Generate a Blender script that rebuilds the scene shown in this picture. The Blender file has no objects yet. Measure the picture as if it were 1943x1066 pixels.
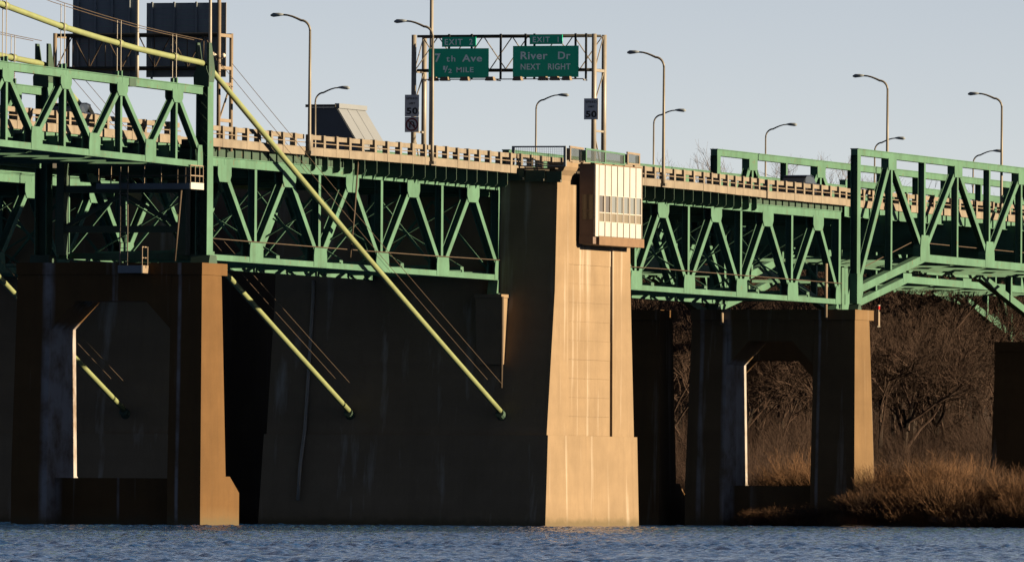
import bpy, math, random
import numpy as np
from mathutils import Vector, Matrix

rnd = random.Random(7)
SC = bpy.context.scene
COL = SC.collection

# ---------------------------------------------------------------- camera, sky, sun, exposure
# world: X runs along the bridge (away to the right), Y across it (away to the left), Z up, water at z = 0
FPX, PW, PH = 24300.0, 1943, 1066
TH = math.atan(3.0)
ST, CT = math.sin(TH), math.cos(TH)
FWD, RGT, UP = Vector((ST, CT, 0)), Vector((CT, -ST, 0)), Vector((0, 0, 1))
PITCH = math.atan((960 - PH / 2) / FPX)
ROLL = math.radians(0.35)
FP = FWD * math.cos(PITCH) + UP * math.sin(PITCH)
U0 = -FWD * math.sin(PITCH) + UP * math.cos(PITCH)
RR = RGT * math.cos(ROLL) + U0 * math.sin(ROLL)
UR = -RGT * math.sin(ROLL) + U0 * math.cos(ROLL)
CAMPOS = -761.0 * FWD + UP * 1.2

cam_d = bpy.data.cameras.new('camera')
cam = bpy.data.objects.new('camera', cam_d)
COL.objects.link(cam)
M = Matrix((RR, UR, -FP)).transposed().to_4x4()
M.translation = CAMPOS
cam.matrix_world = M
cam_d.sensor_width = 36.0
cam_d.lens = 36.0 * FPX / PW
cam_d.clip_start = 1.0
cam_d.clip_end = 30000.0
SC.camera = cam

SUN_EL, SUN_AZ = math.radians(13.0), math.radians(3.5)
to_sun = Vector((math.cos(SUN_EL) * math.sin(SUN_AZ), -math.cos(SUN_EL) * math.cos(SUN_AZ), math.sin(SUN_EL)))
world = bpy.data.worlds.new('World')
SC.world = world
world.use_nodes = True
nt = world.node_tree
nt.nodes.clear()
sky = nt.nodes.new('ShaderNodeTexSky')
sky.sky_type = 'NISHITA'
sky.sun_disc = False
sky.sun_elevation = SUN_EL
sky.sun_rotation = math.pi - SUN_AZ
sky.air_density = 0.3
sky.dust_density = 0.0
sky.ozone_density = 1.0
tint = nt.nodes.new('ShaderNodeMix')
tint.data_type = 'RGBA'
tint.blend_type = 'MULTIPLY'
tint.inputs[0].default_value = 1.0
tint.inputs[7].default_value = (1.0, 0.688, 0.502, 1)
bg = nt.nodes.new('ShaderNodeBackground')
bg.inputs['Strength'].default_value = 0.0525
wo = nt.nodes.new('ShaderNodeOutputWorld')
nt.links.new(sky.outputs[0], tint.inputs[6])
nt.links.new(tint.outputs[2], bg.inputs[0])
nt.links.new(bg.outputs[0], wo.inputs[0])

sun_d = bpy.data.lights.new('sun', 'SUN')
sun_d.energy = 5.0
sun_d.angle = math.radians(0.5)
sun_d.color = (1.0, 0.75, 0.45)
sun = bpy.data.objects.new('sun', sun_d)
sun.rotation_euler = to_sun.to_track_quat('Z', 'Y').to_euler()
sun.location = (0, -200, 200)
COL.objects.link(sun)

SC.view_settings.view_transform = 'Standard'
SC.view_settings.look = 'None'
SC.view_settings.exposure = 2.08
SC.view_settings.gamma = 1.0
SC.view_settings.use_curve_mapping = False
SC.cycles.diffuse_bounces = 1
SC.cycles.max_bounces = 8
SC.cycles.caustics_reflective = False
SC.cycles.caustics_refractive = False

# ---------------------------------------------------------------- measuring helpers
def P(x, y, v):
    """photo pixel -> (u, z) on the vertical plane at distance v across the bridge"""
    d = FP + RR * ((x - PW / 2) / FPX) + UR * ((PH / 2 - y) / FPX)
    t = (v - CAMPOS.y) / d.y
    q = CAMPOS + d * t
    return q.x, q.z

def Q(x, y, u):
    """photo pixel -> (v, z) on the vertical plane at station u along the bridge"""
    d = FP + RR * ((x - PW / 2) / FPX) + UR * ((PH / 2 - y) / FPX)
    t = (u - CAMPOS.x) / d.x
    q = CAMPOS + d * t
    return q.y, q.z

def PD(x, y, dist):
    """photo pixel -> point at a given distance from the camera"""
    d = FP + RR * ((x - PW / 2) / FPX) + UR * ((PH / 2 - y) / FPX)
    return CAMPOS + d * dist

# ---------------------------------------------------------------- materials
def mk(name, base, rough=0.7, var=0.15, scale=0.6, streak=0.0, streak_col=(0.05, 0.05, 0.05), rust=0.0,
       rust_col=(0.16, 0.07, 0.03), bump=0.0, bscale=6.0, white=0.0, spec=0.3, metal=0.0, streak_scale=1.6, band=0.0, lime_and_sky=(), tide=False):
    base = [k * 0.44 for k in base]
    streak_col = [k * 0.44 for k in streak_col]
    rust_col = [k * 0.44 for k in rust_col]
    m = bpy.data.materials.new(name)
    m.use_nodes = True
    t = m.node_tree
    N, L = t.nodes, t.links
    b = N['Principled BSDF']
    b.inputs['Roughness'].default_value = rough
    b.inputs['Specular IOR Level'].default_value = spec
    b.inputs['Metallic'].default_value = metal
    geo = N.new('ShaderNodeNewGeometry')
    pos = geo.outputs['Position']
    def noise(vec, sc, det=4.0, ro=0.6):
        n = N.new('ShaderNodeTexNoise')
        n.inputs['Scale'].default_value = sc
        n.inputs['Detail'].default_value = det
        n.inputs['Roughness'].default_value = ro
        L.new(vec, n.inputs['Vector'])
        return n.outputs['Fac']
    def ramp(fac, lo, hi):
        r = N.new('ShaderNodeMapRange')
        r.inputs['From Min'].default_value = lo
        r.inputs['From Max'].default_value = hi
        L.new(fac, r.inputs['Value'])
        return r.outputs['Result']
    def mix(fac, a, bb, mode='MIX'):
        x = N.new('ShaderNodeMix')
        x.data_type = 'RGBA'
        x.blend_type = mode
        if hasattr(fac, 'is_linked'):
            L.new(fac, x.inputs[0])
        else:
            x.inputs[0].default_value = fac
        for s, val in ((6, a), (7, bb)):
            if hasattr(val, 'is_linked'):
                L.new(val, x.inputs[s])
            else:
                x.inputs[s].default_value = (*val, 1)
        return x.outputs[2]
    def mul(a, k):
        x = N.new('ShaderNodeMath')
        x.operation = 'MULTIPLY'
        L.new(a, x.inputs[0])
        x.inputs[1].default_value = k
        return x.outputs[0]
    f = ramp(noise(pos, scale), 0.3, 0.7)
    c = mix(f, [k * (1 - var) for k in base], [min(1, k * (1 + var)) for k in base])
    f2 = ramp(noise(pos, scale * 7, 3.0), 0.35, 0.75)
    c = mix(mul(f2, var * 0.8), c, [k * 0.6 for k in base])
    mp = N.new('ShaderNodeMapping')
    mp.inputs['Scale'].default_value = (1, 1, 0.06)
    L.new(pos, mp.inputs['Vector'])
    if streak:
        s = ramp(noise(mp.outputs[0], streak_scale, 5.0, 0.65), 0.5, 0.72)
        c = mix(mul(s, streak), c, streak_col)
    if white:
        mp2 = N.new('ShaderNodeMapping')
        mp2.inputs['Scale'].default_value = (1, 1, 0.05)
        mp2.inputs['Location'].default_value = (13.1, 4.2, 1.0)
        L.new(pos, mp2.inputs['Vector'])
        s = ramp(noise(mp2.outputs[0], 0.8, 5.0, 0.6), 0.58, 0.74)
        c = mix(mul(s, white), c, (0.40, 0.39, 0.37))
    if band:
        mp3 = N.new('ShaderNodeMapping')
        mp3.inputs['Scale'].default_value = (0.04, 0.04, 1.0)
        L.new(pos, mp3.inputs['Vector'])
        s = ramp(noise(mp3.outputs[0], 0.9, 3.0, 0.5), 0.35, 0.7)
        c = mix(mul(s, band), c, [k * 0.72 for k in base])
    if rust:
        s = ramp(noise(pos, 1.7, 8.0, 0.75), 0.585, 0.70)
        c = mix(mul(s, rust), c, rust_col)
    if lime_and_sky or tide:
        sep = N.new('ShaderNodeSeparateXYZ')
        L.new(pos, sep.inputs[0])
        def math_(op, a, bb, cc=None):
            x = N.new('ShaderNodeMath')
            x.operation = op
            for i, val in enumerate((a, bb, cc)):
                if val is None: continue
                if hasattr(val, 'is_linked'): L.new(val, x.inputs[i])
                else: x.inputs[i].default_value = val
            return x.outputs[0]
    for yc, hw, amt in lime_and_sky:      # lime streaks; on the arch jambs their blue-grey also paints in skylight
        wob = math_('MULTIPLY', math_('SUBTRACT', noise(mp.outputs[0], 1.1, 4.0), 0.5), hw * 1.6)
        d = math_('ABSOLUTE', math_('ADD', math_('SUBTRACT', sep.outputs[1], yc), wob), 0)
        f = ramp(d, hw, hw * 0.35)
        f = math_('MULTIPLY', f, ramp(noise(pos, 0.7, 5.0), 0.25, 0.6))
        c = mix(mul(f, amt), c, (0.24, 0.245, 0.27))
    if tide:                        # wet, weedy band just above the river
        zz = math_('ADD', sep.outputs[2], math_('MULTIPLY', noise(pos, 1.2, 4.0), -0.7))
        f = ramp(zz, 0.22, -0.12)
        c = mix(mul(f, 0.75), c, (0.045, 0.040, 0.025))
        f = ramp(zz, 0.75, 0.25)
        c = mix(mul(f, 0.25), c, (0.08, 0.06, 0.035))
    L.new(c, b.inputs['Base Color'])
    if bump:
        bp = N.new('ShaderNodeBump')
        bp.inputs['Strength'].default_value = bump
        bp.inputs['Distance'].default_value = 0.05
        L.new(noise(pos, bscale, 5.0), bp.inputs['Height'])
        L.new(bp.outputs[0], b.inputs['Normal'])
    return m

MAT = {}
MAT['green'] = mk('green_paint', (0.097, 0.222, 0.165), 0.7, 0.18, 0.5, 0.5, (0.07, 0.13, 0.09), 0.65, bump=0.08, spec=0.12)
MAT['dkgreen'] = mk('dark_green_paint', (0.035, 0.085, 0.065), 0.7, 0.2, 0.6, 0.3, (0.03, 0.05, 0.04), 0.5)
MAT['cable'] = mk('yellow_green_paint', (0.245, 0.30, 0.145), 0.6, 0.10, 0.8, 0.15, (0.15, 0.14, 0.06), 0.25)
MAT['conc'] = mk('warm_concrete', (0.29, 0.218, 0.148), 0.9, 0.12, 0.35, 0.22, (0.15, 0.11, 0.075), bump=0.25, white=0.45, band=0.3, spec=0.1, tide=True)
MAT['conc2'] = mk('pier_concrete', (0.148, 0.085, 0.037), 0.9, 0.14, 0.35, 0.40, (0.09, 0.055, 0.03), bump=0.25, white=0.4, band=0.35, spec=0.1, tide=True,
                  lime_and_sky=((7.95, 0.42, 0.62), (0.25, 0.13, 0.55), (4.2, 0.10, 0.35)))
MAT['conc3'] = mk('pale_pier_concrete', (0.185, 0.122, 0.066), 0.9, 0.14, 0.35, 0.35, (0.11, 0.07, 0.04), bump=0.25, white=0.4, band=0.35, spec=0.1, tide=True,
                  lime_and_sky=((7.6, 0.36, 0.55), (1.35, 0.12, 0.5), (9.3, 0.2, 0.4)))
MAT['barrier'] = mk('barrier_concrete', (0.245, 0.217, 0.183), 0.9, 0.18, 0.9, 0.35, (0.12, 0.08, 0.05), bump=0.25, rust=0.15)
MAT['galv'] = mk('galvanised_steel', (0.30, 0.28, 0.25), 0.5, 0.12, 2.0, 0.2, (0.16, 0.15, 0.14), spec=0.5)
MAT['pole'] = mk('weathered_pole_steel', (0.20, 0.185, 0.16), 0.5, 0.12, 2.0, 0.2, (0.12, 0.11, 0.10), spec=0.4)
MAT['dark'] = mk('dark_steel', (0.025, 0.028, 0.03), 0.6, 0.2, 2.0)
MAT['rusty'] = mk('rusty_steel', (0.085, 0.062, 0.045), 0.8, 0.25, 2.0)
MAT['tan'] = mk('tan_painted_steel', (0.26, 0.21, 0.16), 0.7, 0.12, 2.0, 0.2, (0.16, 0.10, 0.06))
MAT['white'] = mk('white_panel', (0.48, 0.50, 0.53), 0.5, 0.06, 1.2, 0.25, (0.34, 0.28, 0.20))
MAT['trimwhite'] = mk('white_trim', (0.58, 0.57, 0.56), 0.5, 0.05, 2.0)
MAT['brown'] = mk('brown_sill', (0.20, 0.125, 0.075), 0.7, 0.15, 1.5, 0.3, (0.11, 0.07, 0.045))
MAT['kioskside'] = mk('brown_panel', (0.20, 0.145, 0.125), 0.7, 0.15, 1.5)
MAT['signgreen'] = mk('sign_green', (0.002, 0.85, 0.50), 0.45, 0.04, 1.0)
MAT['signtext'] = mk('sign_legend', (1.5, 1.75, 1.7), 0.5, 0.03, 1.0)
MAT['signgrey'] = mk('sign_face_grey', (0.72, 0.80, 0.90), 0.5, 0.05, 2.0)
MAT['signblack'] = mk('sign_black', (0.018, 0.02, 0.03), 0.5, 0.05, 2.0)
MAT['signred'] = mk('sign_red', (0.22, 0.02, 0.035), 0.5, 0.05, 2.0)
MAT['signback'] = mk('dark_sign_back', (0.26, 0.31, 0.37), 0.6, 0.1, 0.6, 0.15, (0.02, 0.022, 0.028))
MAT['slate'] = mk('slate_wall', (0.13, 0.16, 0.20), 0.7, 0.08, 0.3)
MAT['roofmetal'] = mk('pale_metal_roof', (0.24, 0.275, 0.33), 0.5, 0.06, 0.3)
MAT['asphalt'] = mk('asphalt', (0.05, 0.05, 0.05), 0.9, 0.15, 1.0)
MAT['bluecar'] = mk('blue_car_paint', (0.015, 0.022, 0.055), 0.3, 0.03, 1.0, spec=0.6)
MAT['tyre'] = mk('tyre_rubber', (0.015, 0.015, 0.015), 0.9, 0.1, 4.0)
MAT['lampwhite'] = mk('white_ceramic', (0.70, 0.66, 0.60), 0.4, 0.03, 2.0)
MAT['red'] = mk('red_lens', (0.5, 0.02, 0.015), 0.3, 0.03, 2.0)
MAT['bark'] = mk('bark', (0.04, 0.028, 0.022), 0.95, 0.25, 1.2)
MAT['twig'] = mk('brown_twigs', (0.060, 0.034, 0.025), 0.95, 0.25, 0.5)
MAT['fartwig'] = mk('pale_brown_twigs', (0.16, 0.125, 0.105), 0.95, 0.2, 0.3)  # twig colour paled to stand in for distance haze
MAT['shrub'] = mk('dry_shrub_stems', (0.175, 0.094, 0.048), 0.95, 0.45, 0.45)
MAT['soil'] = mk('leaf_litter', (0.045, 0.032, 0.022), 0.95, 0.3, 0.3, bump=0.5, bscale=1.5)
MAT['rock'] = mk('bank_rock', (0.30, 0.27, 0.24), 0.9, 0.25, 1.5, bump=0.4)

def glass_mat(name, col, rough, alpha=1.0):
    m = bpy.data.materials.new(name)
    m.use_nodes = True
    b = m.node_tree.nodes['Principled BSDF']
    b.inputs['Base Color'].default_value = (*col, 1)
    b.inputs['Roughness'].default_value = rough
    b.inputs['Specular IOR Level'].default_value = 0.6
    b.inputs['Alpha'].default_value = alpha
    return m
MAT['glass'] = glass_mat('window_glass', (0.09, 0.10, 0.105), 0.06)
MAT['spandrel'] = mk('spandrel_panel', (0.22, 0.20, 0.165), 0.4, 0.05, 1.0)
MAT['glassdk'] = glass_mat('dark_window_glass', (0.05, 0.045, 0.04), 0.1)
MAT['railglass'] = glass_mat('tinted_rail_glass', (0.035, 0.042, 0.035), 0.15, 0.5)
MAT['carglass'] = glass_mat('car_glass', (0.01, 0.012, 0.015), 0.05)

# ---------------------------------------------------------------- mesh helpers
ORG = {}
class MB:
    def __init__(self):
        self.v, self.f = [], []
    def add(self, vs, fs):
        o = len(self.v)
        self.v += [tuple(a) for a in vs]
        self.f += [tuple(i + o for i in q) for q in fs]
        return self
    def box(self, x0, x1, y0, y1, z0, z1):
        if x0 > x1: x0, x1 = x1, x0
        if y0 > y1: y0, y1 = y1, y0
        if z0 > z1: z0, z1 = z1, z0
        return self.hexa([(x0, y0, z0), (x1, y0, z0), (x1, y1, z0), (x0, y1, z0)],
                         [(x0, y0, z1), (x1, y0, z1), (x1, y1, z1), (x0, y1, z1)])
    def hexa(self, lo, hi):
        return self.add(list(lo) + list(hi), [(3, 2, 1, 0), (4, 5, 6, 7), (0, 1, 5, 4), (1, 2, 6, 5), (2, 3, 7, 6), (3, 0, 4, 7)])
    def prism_y(self, poly, y0, y1):
        """polygon of (x, z), counter-clockwise seen from -Y, extruded from y0 to y1"""
        n = len(poly)
        a = sum(poly[i][0] * poly[(i + 1) % n][1] - poly[(i + 1) % n][0] * poly[i][1] for i in range(n))
        if a < 0: poly = poly[::-1]
        if y0 > y1: y0, y1 = y1, y0
        vs = [(x, y0, z) for x, z in poly] + [(x, y1, z) for x, z in poly]
        fs = [tuple(range(n)), tuple(range(2 * n - 1, n - 1, -1))]
        for i in range(n):
            j = (i + 1) % n
            fs.append((j, i, i + n, j + n))
        return self.add(vs, fs)
    def prism_x(self, poly, x0, x1):
        """polygon of (y, z) extruded along x"""
        n = len(poly)
        a = sum(poly[i][0] * poly[(i + 1) % n][1] - poly[(i + 1) % n][0] * poly[i][1] for i in range(n))
        if a < 0: poly = poly[::-1]
        if x0 > x1: x0, x1 = x1, x0
        vs = [(x1, y, z) for y, z in poly] + [(x0, y, z) for y, z in poly]
        fs = [tuple(range(n)), tuple(range(2 * n - 1, n - 1, -1))]
        for i in range(n):
            j = (i + 1) % n
            fs.append((j, i, i + n, j + n))
        return self.add(vs, fs)
    def bar(self, p, q, w, h, up=(0, 0, 1)):
        p, q = Vector(p), Vector(q)
        d = (q - p).normalized()
        up = Vector(up)
        s = d.cross(up)
        if s.length < 1e-5:
            s = d.cross(Vector((1, 0, 0)))
        s.normalize()
        t = s.cross(d)
        s, t = s * (w / 2), t * (h / 2)
        return self.add([p - s - t, p + s - t, p + s + t, p - s + t, q - s - t, q + s - t, q + s + t, q - s + t],
                        [(0, 1, 2, 3), (7, 6, 5, 4), (1, 0, 4, 5), (2, 1, 5, 6), (3, 2, 6, 7), (0, 3, 7, 4)])
    def hsec(self, p, q, d, w, fl=0.035, tw=0.03):
        """rolled H member in the truss plane: flange plates parallel to the plane, web recessed between them"""
        p, q = Vector(p), Vector(q)
        up = (1, 0, 0) if abs(p[0] - q[0]) < 0.2 else (0, 0, 1)
        for s in (-1, 1):
            o = Vector((0, s * (d / 2 - fl / 2), 0))
            self.bar(p + o, q + o, fl, w, up)
        return self.bar(p, q, d - 2 * fl - 0.002, tw, up)
    def tube(self, pts, r, n=8, cap=True):
        pts = [Vector(p) for p in pts]
        rs = r if isinstance(r, (list, tuple)) else [r] * len(pts)
        o = len(self.v)
        ref = Vector((0, 0, 1))
        d0 = (pts[-1] - pts[0]).normalized()
        if abs(d0.z) > 0.9: ref = Vector((1, 0, 0))
        for i, p in enumerate(pts):
            d = (pts[min(i + 1, len(pts) - 1)] - pts[max(i - 1, 0)]).normalized()
            s = d.cross(ref)
            if s.length < 1e-4: s = d.cross(Vector((0, 1, 0)))
            s.normalize()
            t = s.cross(d)
            for k in range(n):
                a = 2 * math.pi * k / n
                self.v.append(tuple(p + s * (rs[i] * math.cos(a)) + t * (rs[i] * math.sin(a))))
        for i in range(len(pts) - 1):
            for k in range(n):
                a, b = o + i * n + k, o + i * n + (k + 1) % n
                self.f.append((a, b, b + n, a + n))
        if cap:
            self.f.append(tuple(o + k for k in range(n))[::-1])
            self.f.append(tuple(o + (len(pts) - 1) * n + k for k in range(n)))
        return self
    def mesh(self, name, mat, org=(0, 0, 0), smooth=False):
        me = bpy.data.meshes.new(name)
        me.from_pydata([(a - org[0], b - org[1], c - org[2]) for a, b, c in self.v], [], self.f)
        if mat: me.materials.append(MAT[mat] if isinstance(mat, str) else mat)
        if smooth:
            me.polygons.foreach_set('use_smooth', [True] * len(me.polygons))
        me.update()
        return me
    def build(self, name, mat, parent=None, smooth=False):
        org = ORG.get(parent.name, (0, 0, 0)) if parent else (0, 0, 0)
        o = bpy.data.objects.new(name, self.mesh(name, mat, org, smooth))
        COL.objects.link(o)
        if parent: o.parent = parent
        ORG[o.name] = org
        return o

def inst(name, mesh, loc, parent=None):
    """an object sharing mesh data; loc is a world position"""
    o = bpy.data.objects.new(name, mesh)
    COL.objects.link(o)
    org = ORG.get(parent.name, (0, 0, 0)) if parent else (0, 0, 0)
    o.location = (loc[0] - org[0], loc[1] - org[1], loc[2] - org[2])
    if parent: o.parent = parent
    return o

def tag(o, label, cat, group=None, kind=None):
    if label: o['label'] = label
    if cat: o['category'] = cat
    if group: o['group'] = group
    if kind: o['kind'] = kind
    return o

def thing(name, label, cat, loc, group=None):
    o = bpy.data.objects.new(name, None)
    COL.objects.link(o)
    o.location = loc
    o.empty_display_size = 0.5
    ORG[o.name] = tuple(loc)
    return tag(o, label, cat, group)

def kids(o):
    return [c for c in bpy.data.objects if c.parent == o]

def copy_tree(o, dv, label=None, group=None, parent=None, du=0.0):
    c = o.copy()
    COL.objects.link(c)
    if parent is None:
        c.location = (o.location.x + du, o.location.y + dv, o.location.z)
        if label: c['label'] = label
        if group: c['group'] = group
    else:
        c.parent = parent
    for k in list(o.children):
        copy_tree(k, 0, None, None, c)
    return c

def lerp(a, b, t):
    return a + (b - a) * t

W_T = 9.5          # cable plane to cable plane
DV = 23.74         # near bridge to far bridge

# ---------------------------------------------------------------- setting: water, ground
def water():
    m = bpy.data.materials.new('river_water')
    m.use_nodes = True
    N, L = m.node_tree.nodes, m.node_tree.links
    b = N['Principled BSDF']
    b.inputs['Base Color'].default_value = (0.007, 0.032, 0.105, 1)
    b.inputs['Roughness'].default_value = 0.07
    b.inputs['IOR'].default_value = 1.33
    b.inputs['Specular IOR Level'].default_value = 0.5
    geo = N.new('ShaderNodeNewGeometry')
    n1 = N.new('ShaderNodeTexNoise')
    n1.inputs['Scale'].default_value = 4.5
    n1.inputs['Detail'].default_value = 4
    L.new(geo.outputs['Position'], n1.inputs['Vector'])
    bp = N.new('ShaderNodeBump')
    bp.inputs['Strength'].default_value = 0.9
    bp.inputs['Distance'].default_value = 0.12
    L.new(n1.outputs['Fac'], bp.inputs['Height'])
    L.new(bp.outputs[0], b.inputs['Normal'])
    # choppy stretch of river between camera and bridge: one grid of real waves
    d = np.concatenate([np.arange(232, 420, 0.25), np.arange(420, 770, 0.42), np.arange(770, 960, 1.4)])
    s = np.linspace(-1, 1, 430)
    dd, ss = np.meshgrid(d, s, indexing='ij')
    half = 5 + dd * 0.046
    ll = ss * half
    X = CAMPOS.x + dd * FWD.x + ll * RGT.x
    Y = CAMPOS.y + dd * FWD.y + ll * RGT.y
    r = np.random.default_rng(3)
    Zz = np.zeros_like(X)
    wind = math.radians(-70)
    for i in range(46):
        lam = 0.40 * (1.05 ** i)
        if i > 42: lam = 9 * r.random() + 4
        k = 2 * math.pi / lam
        a = wind + r.normal(0, 0.65)
        amp = 0.0068 * min(lam, 1.1) ** 0.85
        Zz += amp * np.sin(k * (X * math.cos(a) + Y * math.sin(a)) + r.random() * 6.28)
    gust = 0.55 + 0.9 * (0.5 + 0.5 * np.sin(X * 0.031 + 1.0 + 1.3 * np.sin(Y * 0.023)) * np.sin(Y * 0.041 + np.sin(X * 0.017)))
    Zz *= gust
    n, k = X.shape
    vs = np.stack([X, Y, Zz], -1).reshape(-1, 3)
    idx = np.arange(n * k).reshape(n, k)
    fs = np.stack([idx[:-1, :-1], idx[:-1, 1:], idx[1:, 1:], idx[1:, :-1]], -1).reshape(-1, 4)
    me = bpy.data.meshes.new('river')
    me.vertices.add(len(vs)); me.vertices.foreach_set('co', vs.ravel())
    me.loops.add(fs.size); me.loops.foreach_set('vertex_index', fs.ravel().astype(np.int32))
    me.polygons.add(len(fs)); me.polygons.foreach_set('loop_start', np.arange(0, fs.size, 4, dtype=np.int32))
    me.polygons.foreach_set('use_smooth', np.ones(len(fs), bool))
    me.update(calc_edges=True); me.validate()
    me.materials.append(m)
    o = bpy.data.objects.new('choppy_river_water', me)
    COL.objects.link(o); o['kind'] = 'structure'
    # the rest of the river, a sheet a little lower
    q = MB()
    q.add([(-6000, -6000, -0.35), (9000, -6000, -0.35), (9000, 9000, -0.35), (-6000, 9000, -0.35)], [(0, 1, 2, 3)])
    o = q.build('river_water', None)
    o.data.materials.append(m)
    o['kind'] = 'structure'
water()

def hnoise(x, y):
    return (math.sin(x * 0.11 + 1.3 * math.sin(y * 0.07)) + math.sin(y * 0.13 + x * 0.05) + 0.5 * math.sin(x * 0.31 + y * 0.27)) / 2.5

def bank_h(x, y):
    """ground height of the far bank"""
    sh = 62.5 if y < 5 else min(92.0, 62.5 + (y - 5) * 5.0)
    sh += 1.2 * math.sin(y * 0.45) + 0.7 * math.sin(y * 1.1)
    t = x - sh
    if t < 0: return max(-1.2, t * 0.35)
    h = min(1.6, t * 0.30) + 0.2 * hnoise(x * 3, y * 3) * min(1, t / 3)
    if t > 40: h += min(5.0, (t - 40) * 0.04)
    if t > 420: h += 30.0 * (1 - math.exp(-((t - 420) / 260.0) ** 2))
    return h

def bank():
    xs = list(np.arange(56, 130, 1.6)) + list(np.arange(130, 500, 14)) + list(np.arange(500, 2600, 60))
    ys = list(np.arange(-1500, -60, 60)) + list(np.arange(-60, 60, 2.0)) + list(np.arange(60, 300, 12)) + list(np.arange(300, 2600, 70))
    q = MB()
    for x in xs:
        for y in ys:
            q.v.append((x, y, bank_h(x, y)))
    m = len(ys)
    for i in range(len(xs) - 1):
        for j in range(m - 1):
            a = i * m + j
            q.f.append((a, a + m, a + m + 1, a + 1))
    o = q.build('river_bank_ground', 'soil', None, True)
    o['kind'] = 'structure'
bank()

def glow_screen():
    """wooded bluffs of the other shore, behind the camera"""
    q = MB()
    xs = [-765, -800, -840, -880, -920, -960, -1000, -1080, -1200, -1500]
    ys = list(range(-1400, 2601, 50))
    for i, x in enumerate(xs):
        t = min(1, (-765 - x) / 235.0)
        for y in ys:
            h = 66 * (t * t * (3 - 2 * t)) * (1 + 0.16 * hnoise(x * 0.3, y * 0.11)) + (3 * hnoise(x * 1.7, y * 0.9) if i > 1 else 0)
            q.v.append((x, y, max(h, 0.6 if i else -1.5)))
    m = len(ys)
    for i in range(len(xs) - 1):
        for j in range(m - 1):
            a = i * m + j
            q.f.append((a, a + 1, a + m + 1, a + m))
    o = q.build('shore_bluffs', 'soil', None, True)  # out-of-view hill, added to keep sky glow off shaded faces
    o['kind'] = 'structure'
glow_screen()

# ---------------------------------------------------------------- trusses
def tz_flat(z):
    return lambda u: z

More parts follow.
